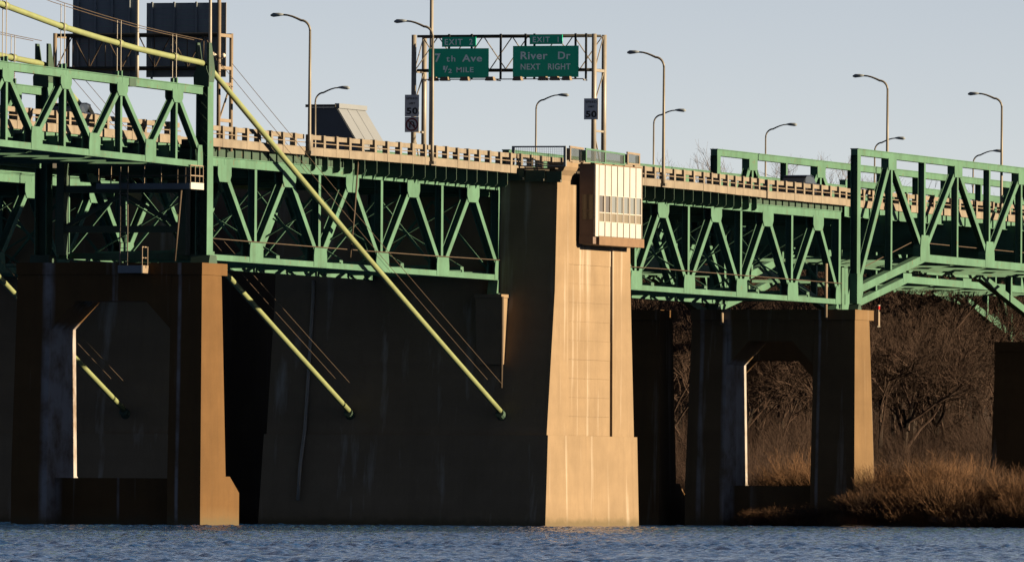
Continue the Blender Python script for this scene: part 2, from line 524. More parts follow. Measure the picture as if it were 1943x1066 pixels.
def truss(label, group, vc, depth, tops, bots, ztop, zbot, hc_t, hc_b, ends, verts, wm=0.40, gw=1.1, gh_t=0.85, gh_b=0.85,
          end_posts=(True, True), name='steel_truss', mat='green', lower_pts=None):
    """tops / bots: stations of the upper and lower gusset nodes; ztop(u): top of the top chord; zbot(u): underside of the bottom chord"""
    y0, y1 = vc - depth / 2, vc + depth / 2
    t = thing(name, label, 'bridge truss', (ends[0], vc, zbot(ends[0])), group)
    nodes = sorted([(u, 'T') for u in tops] + [(u, 'B') for u in bots])
    # chords in lengths spliced at the nodes
    def chord(nm, stations, zf, hh, updir):
        for a, b in zip(stations[:-1], stations[1:]):
            q = MB()
            g = 0.012
            za, zb = zf(a), zf(b)
            if updir > 0:
                q.prism_y([(a + g, za - hh), (b - g, zb - hh), (b - g, zb - 0.05), (a + g, za - 0.05)], y0, y1)
                q.prism_y([(a + g, za - 0.05), (b - g, zb - 0.05), (b - g, zb), (a + g, za)], y0 - 0.05, y1 + 0.05)
            else:
                q.prism_y([(a + g, za + 0.04), (b - g, zb + 0.04), (b - g, zb + hh), (a + g, za + hh)], y0, y1)
                q.prism_y([(a + g, za), (b - g, zb), (b - g, zb + 0.04), (a + g, za + 0.04)], y0 - 0.04, y1 + 0.04)
            q.build(nm, mat, t)
    chord('top_chord', [ends[0]] + [u for u in tops if ends[0] + 1 < u < ends[1] - 1] + [ends[1]], ztop, hc_t, 1)
    if lower_pts is None:
        chord('bottom_chord', [ends[0]] + [u for u in bots if ends[0] + 1 < u < ends[1] - 1] + [ends[1]], zbot, hc_b, -1)
    e = 0.02
    def mem(nm, p, q_, w, inset):
        MB().hsec((p[0], vc, p[1]), (q_[0], vc, q_[1]), depth - 2 * inset, w).build(nm, mat, t)
    pt = lambda n: (n[0], ztop(n[0]) - hc_t - gh_t * 0.75) if n[1] == 'T' else (n[0], zbot(n[0]) + hc_b + gh_b * 0.75)
    for a, b in zip(nodes[:-1], nodes[1:]):
        if a[1] == b[1]: continue
        pa, pb = pt(a), pt(b)
        sa = gw * 0.75 * (1 if b[0] > a[0] else -1)
        mem('diagonal', (pa[0] + sa * 0.8, pa[1]), (pb[0] - sa * 0.8, pb[1]), wm, 0.03)
    for u, kind in verts:
        if kind == 'T':      # hangs from a top node to the bottom chord
            mem('vertical_post', (u, zbot(u) + hc_b), (u, ztop(u) - hc_t - gh_t), wm * 0.95, 0.05)
        elif kind == 'B':
            mem('vertical_post', (u, zbot(u) + hc_b + gh_b), (u, ztop(u) - hc_t), wm * 0.95, 0.05)
        else:
            mem('end_post', (u, zbot(u) + hc_b), (u, ztop(u) - hc_t), wm * 1.1, 0.0)
    for u in tops:
        if not ends[0] - 0.1 <= u <= ends[1] + 0.1: continue
        z = ztop(u) - hc_t
        a, b = max(ends[0], u - gw), min(ends[1], u + gw)
        k = 0.06
        for ya, yb in ((y0 - e, y0 + 0.05), (y1 - 0.05, y1 + e)):
            MB().prism_y([(a, z + 0.10), (a, z - gh_t * 0.55), (a + 0.28, z - gh_t), (b - 0.28, z - gh_t), (b, z - gh_t * 0.55), (b, z + 0.10)], ya - 0.005, yb).build('gusset_plate', mat, t)
    for u in bots:
        if not ends[0] - 0.1 <= u <= ends[1] + 0.1: continue
        z = zbot(u) + hc_b
        a, b = max(ends[0], u - gw), min(ends[1], u + gw)
        for ya, yb in ((y0 - e, y0 + 0.05), (y1 - 0.05, y1 + e)):
            MB().prism_y([(a, z - hc_b + 0.05), (b, z - hc_b + 0.05), (b, z + gh_b * 0.4), (b - 0.12, z + gh_b), (a + 0.12, z + gh_b), (a, z + gh_b * 0.4)], ya - 0.005, yb).build('gusset_plate', mat, t)
    return t

HP = 5.44
A_TOP = [-49.0 + 2 * HP * i for i in range(5)]          # -49 ... -5.5
A_BOT = [-43.6 + 2 * HP * i for i in range(4)]          # -43.6 ... -11
A_ENDS = (-53.35, -0.25)
TZ_A, BZ_A = 20.55, 14.66
VN = 0.88                                                # deck trusses stand a little inside the cable planes
def zt_a(u): return 20.55 - 0.0016 * (u + 50)
def zb_a(u): return 14.78 - 0.0037 * (u + 50)
near_trusses = {}
def deck_truss(side, label, ends, tops, bots, verts):
    vc = VN if side == 0 else W_T - VN
    return truss(label, 'deck trusses under the roadways', vc, 0.50, tops, bots, zt_a, zb_a, 0.52, 0.33, ends, verts, wm=0.40, gw=1.12)

av = [(u, 'B') for u in A_BOT] + [(-0.5, 'E'), (-53.1, 'E')]
tA0 = deck_truss(0, 'sunlit green deck truss between the arched left pier and the tall tan anchorage', A_ENDS, A_TOP, A_BOT + [A_ENDS[1]], av)
tA1 = deck_truss(1, 'shaded green deck truss behind the sunlit one left of the tall anchorage', A_ENDS, A_TOP, A_BOT + [A_ENDS[1]], av)
R_TOP = [31.35 + 2 * HP * i for i in range(4)]
R_BOT = [26.0] + [36.75 + 2 * HP * i for i in range(3)]
R_ENDS = (14.0, 69.0)
R_TOP = [20.5] + R_TOP
rv = [(u, 'B') for u in R_BOT] + [(68.75, 'E'), (14.3, 'E')]
R_NODES_B = [15.2] + R_BOT + [69.0]
tR0 = deck_truss(0, 'sunlit green deck truss right of the white control house', R_ENDS, R_TOP, R_NODES_B, rv)
tR1 = deck_truss(1, 'shaded green deck truss behind the sunlit one right of the control house', R_ENDS, R_TOP, R_NODES_B, rv)

# side span stiffening truss (left), hung from the cable
def zt_s(u): return 24.33 - 0.0095 * (u + 55.0)
def zb_s(u): return 19.80 - 0.0095 * (u + 55.0)
S_TOP = [-103.1, -94.3, -85.5, -76.65, -67.87, -59.04]
S_BOT = [-98.7, -89.9, -81.09, -72.21, -63.36]
S_ENDS = (-107.0, -54.95)
def side_truss(vc, label):
    t = truss(label, 'stiffening trusses of the suspended span', vc, 0.42, S_TOP, S_BOT + [S_ENDS[1]], zt_s, zb_s, 0.46, 0.36, S_ENDS,
              [(u, 'T') for u in S_TOP], wm=0.32, gw=0.84, gh_t=0.62, gh_b=0.9)
    return t
tS0 = side_truss(0.0, 'green stiffening truss hung from the yellow-green cable at upper left')
ux_ = P(251, 155, -0.2)[0]
MB().box(ux_ - 0.55, ux_ + 0.55, -0.24, 0.24, zt_s(ux_) - 0.50, zt_s(ux_) + 0.012).build('hinge_joint', 'dkgreen', tS0)
tS1 = side_truss(W_T, 'rear green stiffening truss of the suspended span, across the roadway at upper left')

# through truss at the right, its bottom chord dropping to the pier
def zt_t(u): return 24.43 - 0.0054 * (u - 70.0)
def zb_t(u): return 17.42 - 0.0062 * (u - 83.0)
T_TOP = [77.55 + 15.2 * i for i in range(9)]
T_BOT = [85.1 + 15.2 * i for i in range(9)]
T_ENDS = (69.75, 69.75 + 15.3 * 9 + 14.0)
def through_truss(vc, label, du=0.0, n=5):
    tops, bots = T_TOP[:n], T_BOT[:n - 1]
    e1 = tops[-1] + 6.6
    ends = (69.75, e1)
    t = truss(label, 'through trusses of the right hand spans', vc, 0.45, [], [], zt_t, zb_t, 0.44, 0.5, ends, [], lower_pts=[])
    # truss() above only made the plain top chord; web and lower chord follow the dropped ends
    depth, wm = 0.45, 0.36
    y0, y1 = vc - depth / 2, vc + depth / 2
    zl0 = 14.75
    def mem(nm, p, q_, w, ins=0.03):
        MB().hsec((p[0], vc, p[1]), (q_[0], vc, q_[1]), depth - 2 * ins, w).build(nm, 'green', t)
    mem('end_post', (ends[0] + 0.35, zl0), (ends[0] + 0.35, zt_t(ends[0]) - 0.44), 0.72, -0.01)
    mem('end_post', (e1 - 0.35, zl0 - 0.7), (e1 - 0.35, zt_t(e1) - 0.44), 0.72, -0.01)
    b0, b1 = bots[0], bots[-1]
    def lower(a, za, b, zb):
        MB().prism_y([(a, za), (b, zb), (b, zb + 0.50), (a, za + 0.50)], y0 - 0.02, y1 + 0.02).build('bottom_chord', 'green', t)
    lower(ends[0] + 0.1, zl0 + 0.25, b0, zb_t(b0))
    for a, b in zip(bots[:-1], bots[1:]):
        lower(a + 0.012, zb_t(a), b - 0.012, zb_t(b))
    lower(b1, zb_t(b1), e1 - 0.1, zl0 - 0.45)
    pT = lambda u: (u, zt_t(u) - 0.44 - 0.55)
    pB = lambda u: (u, zb_t(u) + 0.5 + 0.55)
    mem('diagonal', (ends[0] + 0.8, zl0 + 1.1), (tops[0] - 0.6, pT(tops[0])[1]), 0.46)
    for a, b in zip(tops[:-1], bots):
        mem('diagonal', (pT(a)[0] + 0.65, pT(a)[1]), (pB(b)[0] - 0.65, pB(b)[1]), 0.40)
    for a, b in zip(bots, tops[1:]):
        mem('diagonal', (pB(a)[0] + 0.65, pB(a)[1]), (pT(b)[0] - 0.65, pT(b)[1]), 0.40)
    mem('diagonal', (tops[-1] + 0.6, pT(tops[-1])[1]), (e1 - 0.8, zl0 + 0.4), 0.46)
    for i, u in enumerate(tops):
        zl = zb_t(u) + 0.5
        if i == 0: zl = lerp(zl0 + 0.25, zb_t(b0), (u - ends[0]) / (b0 - ends[0])) + 0.5
        if i == len(tops) - 1: zl = lerp(zb_t(b1), zl0 - 0.45, (u - b1) / (e1 - b1)) + 0.5
        mem('vertical_post', (u, zl), (u, zt_t(u) - 0.44 - 0.7), 0.34, 0.02)
        MB().box(u - 0.9, u + 0.9, y0 - 0.03, y1 + 0.03, zt_t(u) - 0.44 - 0.72, zt_t(u) - 0.40).build('gusset_plate', 'green', t)
    for u in bots:
        mem('vertical_post', (u, zb_t(u) + 1.7), (u, zt_t(u) - 0.44), 0.34, 0.02)
        z = zb_t(u)
        MB().prism_y([(u - 1.1, z + 0.05), (u + 1.1, z + 0.03), (u + 1.0, z + 1.0), (u + 0.75, z + 1.75), (u - 0.85, z + 1.75), (u - 1.1, z + 0.9)], y0 - 0.035, y1 + 0.035).build('gusset_plate', 'green', t)
    for u, z in ((ends[0] + 0.35, zl0), (e1 - 0.35, zl0 - 0.7)):
        MB().prism_y([(u - 0.35, z - 0.35), (u + 0.5, z - 0.35), (u + 0.95, z + 0.35), (u + 0.85, z + 1.5), (u - 0.36, z + 1.6)], y0 - 0.035, y1 + 0.035).build('gusset_plate', 'green', t)
        MB().prism_y([(u - 0.45, z - 0.8), (u + 0.45, z - 0.8), (u + 0.2, z - 0.36), (u - 0.2, z - 0.36)], y0 - 0.1, y1 + 0.1).build('bearing_shoe', 'dkgreen', t)
    t['top_end'] = e1
    return t
tT0 = through_truss(0.0, 'sunlit green through truss with a dropped end, right edge of the bridge')
tT1 = through_truss(W_T, 'rear green through truss across the roadway from the sunlit one at right')
E_T = tT0['top_end']
for o in (tT0, tT1): del o['top_end']

# ---------------------------------------------------------------- floor systems and bracing
def floor_system(label, nodes, zlo, zhi, v0, v1, zbrace, ends, braces=True, name='floor_system'):
    t = thing(name, label, 'bridge floor', (ends[0], (v0 + v1) / 2, zlo), 'floor framing under the roadways')
    for u in nodes:
        MB().box(u - 0.02, u + 0.02, v0, v1, zlo, zhi).box(u - 0.16, u + 0.16, v0, v1, zlo - 0.04, zlo).box(u - 0.16, u + 0.16, v0, v1, zhi - 0.04, zhi - 0.001).build('floor_beam', 'green', t)
    n = 5
    for i in range(n):
        y = lerp(v0 + 0.8, v1 - 0.8, i / (n - 1))
        MB().box(ends[0], ends[1], y - 0.02, y + 0.02, zhi + 0.002, zhi + 0.42).box(ends[0], ends[1], y - 0.14, y + 0.14, zhi + 0.42, zhi + 0.45).build('stringer', 'green', t)
    if braces:
        for a, b in zip(nodes[:-1], nodes[1:]):
            MB().bar((a, v0 + 0.1, zbrace), (b, v1 - 0.1, zbrace), 0.22, 0.2).bar((a, v1 - 0.1, zbrace - 0.21), (b, v0 + 0.1, zbrace - 0.21), 0.22, 0.2).build('lateral_brace', 'green', t)
    return t
def sway(label, nodes, zb, zt, v0, v1, kind_shift=0, name='sway_bracing'):
    t = thing(name, label, 'bracing', (nodes[0], v0, zb), 'cross bracing between trusses')
    vm = (v0 + v1) / 2
    for i, u in enumerate(nodes):
        q = MB()
        q.box(u - 0.15, u + 0.15, v0 + 0.15, v1 - 0.15, zb + 0.05, zb + 0.38)
        q.build('bottom_strut', 'green', t)
        if i % 2 == 0:
            MB().bar((u, v0 + 0.2, zb + 0.5), (u, vm, zt - 0.2), 0.15, 0.13).bar((u, vm, zt - 0.2), (u, v1 - 0.2, zb + 0.5), 0.15, 0.13).build('sway_diagonal', 'green', t)
        else:
            MB().bar((u + 0.12, v0 + 0.2, zb + 0.5), (u + 0.12, v1 - 0.2, zt - 0.3), 0.10, 0.09).bar((u - 0.12, v0 + 0.2, zt - 0.3), (u - 0.12, v1 - 0.2, zb + 0.5), 0.10, 0.09).build('sway_diagonal', 'green', t)
    return t
A_N = [-53.0, -49.0, -43.6, -38.1, -32.7, -27.2, -21.8, -16.4, -10.9, -5.5, -0.8]
R_N = [15.5, 20.5, 26.0, 31.3, 36.75, 42.2, 47.6, 53.1, 58.5, 63.95, 68.6]
fA = floor_system('green floor beams and stringers under the roadway left of the tall anchorage', A_N, 19.60, 20.62, VN + 0.3, W_T - VN - 0.3, 15.2, (-53.3, -0.3))
sA = sway('green cross bracing between the deck trusses left of the tall anchorage', A_N, 14.75, 19.5, VN + 0.2, W_T - VN - 0.2)
fR = floor_system('green floor beams and stringers under the roadway right of the control house', R_N, 19.45, 20.50, VN + 0.3, W_T - VN - 0.3, 14.95, (14.2, 69.0))
sR = sway('green cross bracing between the deck trusses right of the control house', R_N, 14.5, 19.3, VN + 0.2, W_T - VN - 0.2)
S_N = sorted(S_TOP + S_BOT)
fS = floor_system('green floor beams under the suspended roadway at upper left', S_N, 20.0, 20.95, 0.25, W_T - 0.25, 20.2, (-107, -55.2))
T_N = sorted(T_TOP[:5] + T_BOT[:4])
fT = floor_system('green floor beams under the roadway of the right hand through truss', T_N, 18.4, 20.3, 0.25, W_T - 0.25, 17.6, (70.2, E_T - 0.5))

# ---------------------------------------------------------------- roadway slabs, kerb panels, barriers
def zroad(u): return 21.45 - 0.0031 * (u + 50)
POSTS = {}
def barrier_meshes(mod):
    """post, rail segment and kerb panel for a module of given length, origin at the outer kerb face, road level"""
    if mod in POSTS: return POSTS[mod]
    post = MB().box(-0.16, 0.16, 0.02, 0.34, 0.12, 0.81)
    post.hexa([(-0.16, 0.02, 0.81), (0.16, 0.02, 0.81), (0.16, 0.34, 0.81), (-0.16, 0.34, 0.81)], [(-0.13, 0.05, 0.84), (0.13, 0.05, 0.84), (0.13, 0.31, 0.84), (-0.13, 0.31, 0.84)])
    rail = MB().box(0.165, mod - 0.165, 0.16, 0.36, 0.55, 0.815)
    kerb = MB().box(-mod / 2 + 0.012, mod / 2 - 0.012, 0.0, 0.42, -0.36, 0.05)
    kerb.hexa([(-mod / 2 + 0.012, 0.0, 0.05), (mod / 2 - 0.012, 0.0, 0.05), (mod / 2 - 0.012, 0.42, 0.05), (-mod / 2 + 0.012, 0.42, 0.05)],
              [(-mod / 2 + 0.012, 0.05, 0.115), (mod / 2 - 0.012, 0.05, 0.115), (mod / 2 - 0.012, 0.42, 0.115), (-mod / 2 + 0.012, 0.42, 0.115)])
    POSTS[mod] = (post.mesh('post', 'barrier'), rail.mesh('rail_segment', 'barrier'), kerb.mesh('kerb_panel', 'barrier'))
    return POSTS[mod]
def barrier(label, u0, u1, vf, n, pipe=True, jitter=0.012):
    v_at = vf if callable(vf) else (lambda u: vf)
    v = v_at(u0)
    mod = round((u1 - u0) / n, 4)
    pm, rm, km = barrier_meshes(mod)
    t = thing('concrete_barrier', label, 'barrier', (u0, v, zroad(u0)), 'concrete barriers along the sunny edge of the roadway')
    for i in range(n):
        u = u0 + mod * (i + 0.5)
        dz = rnd.uniform(-jitter, jitter)
        ang = math.atan((v_at(u + 0.9) - v_at(u - 0.9)) / 1.8)
        for o in (inst('post', pm, (u - mod / 2 + 0.22, v_at(u - mod / 2), zroad(u) + dz), t),
                  inst('rail_segment', rm, (u - mod / 2 + 0.22, v_at(u - mod / 2) + rnd.uniform(-0.015, 0.015), zroad(u) + dz * 0.7), t),
                  inst('kerb_panel', km, (u, v_at(u) + rnd.uniform(0, 0.02), zroad(u) + dz * 0.5), t)):
            o.rotation_euler = (rnd.gauss(0, 0.006), rnd.gauss(0, 0.003), ang)
    if pipe:
        MB().tube([(lerp(u0, u1, i / 12), v_at(lerp(u0, u1, i / 12)) + 0.07, zroad(lerp(u0, u1, i / 12)) + 0.36) for i in range(13)], 0.03, 6).build('pipe_rail', 'tan', t)
    return t
UB = P(590, 280, 0.3)[0]
UB1 = P(1457, 350, 0.3)[0]
def v_left(u): return lerp(0.3, -0.55, min(1, max(0, (u - UB) / 18.0)))
def v_right(u): return lerp(-0.55, 0.3, min(1, max(0, (u - 36.0) / (UB1 - 36.0))))
bars = [barrier('tan barrier over the left deck truss, from the green bent to the first lamp post', -52.2, UB - 0.7, 0.3, 8),
        barrier('tan barrier on the widened deck between the first lamp post and the tall anchorage', UB, 13.7, v_left, 25),
        barrier('tan barrier on the widened deck right of the white control house', 14.0, UB1 - 0.3, v_right, 19),
        barrier('tan barrier just left of the right hand through truss, above the deck truss', UB1, 69.4, 0.3, 9)]
bars.append(barrier('tan barrier seen through the stiffening truss at upper left', -107.0, -55.4, 0.85, 26))
bars.append(barrier('tan barrier seen through the right hand through truss', 70.4, 70.4 + 2.0 * 37, 0.75, 37))
def deck(label, segs, vfar):
    t = thing('roadway_deck', label, 'bridge deck', (segs[0][0], W_T / 2, zroad(segs[0][0])), 'roadway decks')
    for u0, u1, va in segs:
        q = MB()
        q.hexa([(u0, va + 0.43, zroad(u0) - 0.32), (u1, va + 0.43, zroad(u1) - 0.32), (u1, vfar, zroad(u1) - 0.32), (u0, vfar, zroad(u0) - 0.32)],
               [(u0, va + 0.43, zroad(u0) - 0.02), (u1, va + 0.43, zroad(u1) - 0.02), (u1, vfar, zroad(u1) - 0.02), (u0, vfar, zroad(u0) - 0.02)])
        q.build('slab', 'asphalt', t)
        MB().hexa([(u0, vfar + 0.002, zroad(u0) - 0.36), (u1, vfar + 0.002, zroad(u1) - 0.36), (u1, vfar + 0.4, zroad(u1) - 0.36), (u0, vfar + 0.4, zroad(u0) - 0.36)],
                  [(u0, vfar + 0.002, zroad(u0) + 0.8), (u1, vfar + 0.002, zroad(u1) + 0.8), (u1, vfar + 0.4, zroad(u1) + 0.8), (u0, vfar + 0.4, zroad(u0) + 0.8)]).build('rear_parapet', 'barrier', t)
    return t
dA = deck('roadway slab over the deck truss left of the tall anchorage', [(-53.4, UB - 0.35, 0.3), (UB - 0.33, 0.1, 0.3)], W_T - 0.7)
dM = deck('roadway slab crossing the top of the tall anchorage', [(0.15, 13.8, -0.55)], W_T - 0.7)
dR = deck('roadway slab over the deck truss right of the control house', [(13.85, 36.0, -0.55), (36.002, UB1 - 0.15, 0.3), (UB1 - 0.13, 69.6, 0.3)], W_T - 0.7)
dS = deck('suspended roadway slab at upper left', [(-107, -55.0, 0.85)], W_T - 1.3)
dT = deck('roadway slab inside the right hand through truss', [(69.8, E_T, 0.75)], W_T - 1.2)

# brackets carrying the widened deck, edge girders
def brackets(label, us, vout, z0fun):
    t = thing('deck_brackets', label, 'brackets', (us[0], 0.5, z0fun(us[0]) - 1), 'brackets under the deck edge')
    for u in us:
        vo = vout(u)
        q = MB()
        q.prism_x([(0.60, -0.88), (0.60, -0.02), (vo + 0.08, -0.02), (vo + 0.08, -0.70), (vo + 0.22, -0.84)], -0.03, 0.03)
        q.box(-0.11, 0.11, vo + 0.10, 0.60, -0.02, 0.0)
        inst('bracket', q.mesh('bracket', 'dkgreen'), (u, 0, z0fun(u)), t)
    return t
zdk = lambda u: zroad(u) - 0.365
bk1 = brackets('dark green brackets under the widened deck left of the tall anchorage', [UB + 0.9 + 1.89 * i for i in range(int((-0.4 - UB) / 1.89))], v_left, zdk)
bk2 = brackets('dark green brackets under the widened deck right of the control house', [14.6 + 1.94 * i for i in range(int((UB1 - 15) / 1.94))], v_right, zdk)
def edge_girder(label, u0, u1, v, ztop, zbot, mat='dkgreen'):
    t = thing('edge_girder', label, 'girder', (u0, v, zbot(u0)), 'girders under the deck edge')
    MB().hexa([(u0, v, zbot(u0)), (u1, v, zbot(u1)), (u1, v + 0.05, zbot(u1)), (u0, v + 0.05, zbot(u0))],
              [(u0, v, ztop(u0)), (u1, v, ztop(u1)), (u1, v + 0.05, ztop(u1)), (u0, v + 0.05, ztop(u0))]).build('web', mat, t)
    q = MB()
    n = max(2, int((u1 - u0) / 1.36))
    q.box(-0.02, 0.02, -0.10, -0.002, 0, 0.5)
    me = q.mesh('stiffener', mat)
    for i in range(n):
        u = lerp(u0 + 0.4, u1 - 0.4, i / (n - 1))
        inst('stiffener', me, (u, v, zbot(u)), t)
    return t
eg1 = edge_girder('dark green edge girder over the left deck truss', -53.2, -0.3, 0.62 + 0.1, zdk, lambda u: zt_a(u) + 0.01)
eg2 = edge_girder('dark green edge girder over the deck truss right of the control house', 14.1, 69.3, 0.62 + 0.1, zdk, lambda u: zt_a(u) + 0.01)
# triangular stiffeners on the outer face of the top chord near the anchorage
def fins(label, us):
    t = thing('chord_fins', label, 'brackets', (us[0], 0.5, 20), 'knee plates on the top chord')
    q = MB().prism_x([(0.612, 0.02), (0.612, -0.50), (0.56, -0.50), (0.32, 0.02)], -0.02, 0.02)
    me = q.mesh('knee_plate', 'green')
    for u in us:
        inst('knee_plate', me, (u, 0, zt_a(u) - 0.03), t)
    return t
fn1 = fins('small green knee plates along the top chord left of the tall anchorage', [-25.6 + 1.86 * i for i in range(14)])
fn2 = fins('small green knee plates along the top chord right of the control house', [14.5 + 1.9 * i for i in range(14)])
# green fascia stringer under the deck inside the side and through trusses
def fascia_beam(label, u0, u1, v, z0, z1):
    t = thing('fascia_stringer', label, 'girder', (u0, v, z0), 'fascia stringers behind the truss members')
    MB().box(u0, u1, v, v + 0.03, z0, z1).box(u0, u1, v - 0.12, v + 0.15, z0 - 0.03, z0).build('web', 'green', t)
    q = MB().box(-0.015, 0.015, v - 0.10, v - 0.001, z0, z1)
    me = q.mesh('stiffener', 'green', (0, 0, 0))
    n = int((u1 - u0) / 2.2)
    for i in range(n):
        inst('stiffener', me, (u0 + 1.0 + 2.2 * i, 0, 0), t)
    return t
fs1 = fascia_beam('lit green fascia stringer under the suspended roadway at upper left', -107, -55.6, 0.95, 20.72, 21.28)
fs2 = fascia_beam('lit green fascia stringer under the roadway inside the right hand through truss', 70.5, E_T - 1, 0.85, 20.05, 20.70)

# ---------------------------------------------------------------- piers
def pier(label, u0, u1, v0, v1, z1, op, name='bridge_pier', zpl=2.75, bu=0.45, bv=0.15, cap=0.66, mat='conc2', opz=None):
    """portal pier: two legs, solid plinth, cross beam with haunched arch, projecting cap; op = opening (va, vb)"""
    t = thing(name, label, 'pier', ((u0 + u1) / 2, (v0 + v1) / 2, 0), None)
    zc = z1 - cap
    va, vb = op
    zo = opz or zc - 1.45
    def bat(z):      # outward batter at height z
        k = (zc - z) / (zc - zpl)
        return bu * k, bv * k
    ztop_leg = zc
    def block(nm, ya_t, yb_t, ya_b, yb_t2, zl, zh, ku=1.0):
        pass
    a0, b0 = bat(zpl)
    # legs with a chamfer on the two outer corners
    ch = 0.45
    def leg(nm, side):
        ring = []
        for z in (zpl, zc):
            a, b = bat(z)
            if side == 0:
                yo, yi = v0 - b, va
                pts = [(u0 - a, yi, z), (u0 - a, yo, z), (u1 + a - ch * 1.6, yo, z), (u1 + a, yo + ch * 0.55, z), (u1 + a, yi, z)]
            else:
                yo, yi = v1 + b, vb
                pts = [(u0 - a, yo, z), (u0 - a, yi, z), (u1 + a, yi, z), (u1 + a, yo - ch * 0.55, z), (u1 + a - ch * 1.6, yo, z)]
            ring.append(pts)
        n = 5
        MB().add(ring[0] + ring[1], [tuple(range(n))[::-1], tuple(range(n, 2 * n))] + [(i, (i + 1) % n, (i + 1) % n + n, i + n) for i in range(n)]).build('leg', mat, t)
    leg('leg', 0); leg('leg', 1)
    # cross beam with chamfered haunches, set between the legs
    h = 1.55
    a, b = bat(zo)
    w = vb - va
    g = 0.004
    poly = [(va + g, zo - h), (va + h * 0.95, zo), (vb - h * 0.95, zo), (vb - g, zo - h), (vb - g, zc), (va + g, zc)]
    MB().prism_x(poly, u0 - 0.05, u1 + 0.05).build('cross_beam', mat, t)
    # cap
    MB().box(u0 - 0.12, u1 + 0.12, v0 - 0.05, v1 + 0.05, zc, z1).build('cap', mat, t)
    # a pedestal under each leg, flaring at the back, and a low wall between them
    f = 1.55
    zf = zpl - 0.9
    for ya, yb in ((v0 - b0, va), (vb, v1 + b0)):
        c_ = [(u0 - a0, ya), (u1 + a0 + f, ya), (u1 + a0 + f, yb), (u0 - a0, yb)]
        q = MB().hexa([(x, y, -2) for x, y in c_], [(x, y, zf) for x, y in c_])
        q.hexa([(x, y, zf) for x, y in c_], [(u0 - a0, ya, zpl), (u1 + a0, ya, zpl), (u1 + a0, yb, zpl), (u0 - a0, yb, zpl)])
        q.build('pedestal', mat, t)
    MB().box(u0 + 0.9, u1 - 0.5, va + 0.004, vb - 0.004, -2, zpl - 0.12).build('low_wall', mat, t)
    return t
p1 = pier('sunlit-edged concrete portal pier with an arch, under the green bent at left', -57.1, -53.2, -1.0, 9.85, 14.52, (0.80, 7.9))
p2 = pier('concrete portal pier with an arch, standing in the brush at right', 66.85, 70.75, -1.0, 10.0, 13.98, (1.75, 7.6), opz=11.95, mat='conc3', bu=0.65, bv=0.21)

# ---------------------------------------------------------------- anchorage
def anchorage(label, detail=True, dv=0.0, ex=0.0):
    t = thing('cable_anchorage', label, 'anchorage', (7, 6 + dv, 0), 'cable anchorages')
    vn, vf = -2.9 + dv, 14.7 + dv
    zl = 5.42                      # ledge
    rec = 0.16
    # lower block
    lo = [(-3.1, vn - 0.25, -2), (15.25 + ex, vn - 0.25, -2), (15.25 + ex, vf + 0.25, -2), (-3.1, vf + 0.25, -2)]
    hi = [(-2.15, vn - 0.12, zl), (15.05 + ex, vn - 0.12, zl), (15.05 + ex, vf + 0.12, zl), (-2.15, vf + 0.12, zl)]
    MB().hexa(lo, hi).build('base_block', 'conc', t)
    zt = 20.35
    lo = [(-2.0, vn + rec, zl + 0.002), (14.75 + ex, vn + rec, zl + 0.002), (14.75 + ex, vf, zl + 0.002), (-2.0, vf, zl + 0.002)]
    z2 = 14.0
    m_ = [(-0.62, vn + rec, z2), (13.95 + ex, vn + rec, z2), (13.95 + ex, vf, z2), (-0.62, vf, z2)]
    hi = [(-0.28, vn + rec, zt), (13.80 + ex, vn + rec, zt), (13.80 + ex, vf, zt), (-0.28, vf, zt)]
    q = MB().add(lo + m_ + hi, [(3, 2, 1, 0), (8, 9, 10, 11)] + [(i, (i + 1) % 4, (i + 1) % 4 + 4, i + 4) for i in range(4)] + [(i + 4, (i + 1) % 4 + 4, (i + 1) % 4 + 8, i + 8) for i in range(4)])
    q.build('tower_block', 'conc', t)
    if not detail: return t, vn, vf
    MB().box(15.3, 22.5, vn + 7.5, vf - 0.1, -2, 20.3).box(13.2, 15.295, vn + 7.5, vf - 0.1, 5.6, 20.3).box(13.75, 22.5, vf - 5.1, vf - 0.1, 20.302, 21.95).build('rear_block', 'conc', t)  # hidden block added to keep the sun off the far anchorage
    # two pilasters standing proud on the sunny face
    def pil(nm, xl, xr, z0, z1):
        n = len(xl)
        poly = [(x, z) for x, z in zip(xl, [z0, z2, z1])] + [(x, z) for x, z in zip(xr[::-1], [z1, z2, z0])]
        MB().prism_y(poly, vn, vn + rec - 0.002).build(nm, 'conc', t)
    pil('pilaster', [-2.03, -0.65, -0.31], [2.05, 2.05, 2.05], zl + 0.004, 20.0)
    pil('pilaster', [10.55, 10.45, 10.40], [14.78, 13.98, 13.83], zl + 0.004, 17.05)
    # cast lifts of the recessed panel, each a block with open joints
    zs = [zl + 0.01]
    while zs[-1] < 16.4:
        zs.append(min(16.75, zs[-1] + 1.13))
    for a, b in zip(zs[:-1], zs[1:]):
        d = rnd.uniform(0.02, 0.045)
        MB().box(2.125, 10.38, vn + rec - d, vn + rec - 0.003, a + 0.018, b - 0.018).build('cast_lift', 'conc', t)
    return t, vn, vf
anc, VA, VF = anchorage('tall tan concrete anchorage tower with a sunlit recessed face, rising from the river')
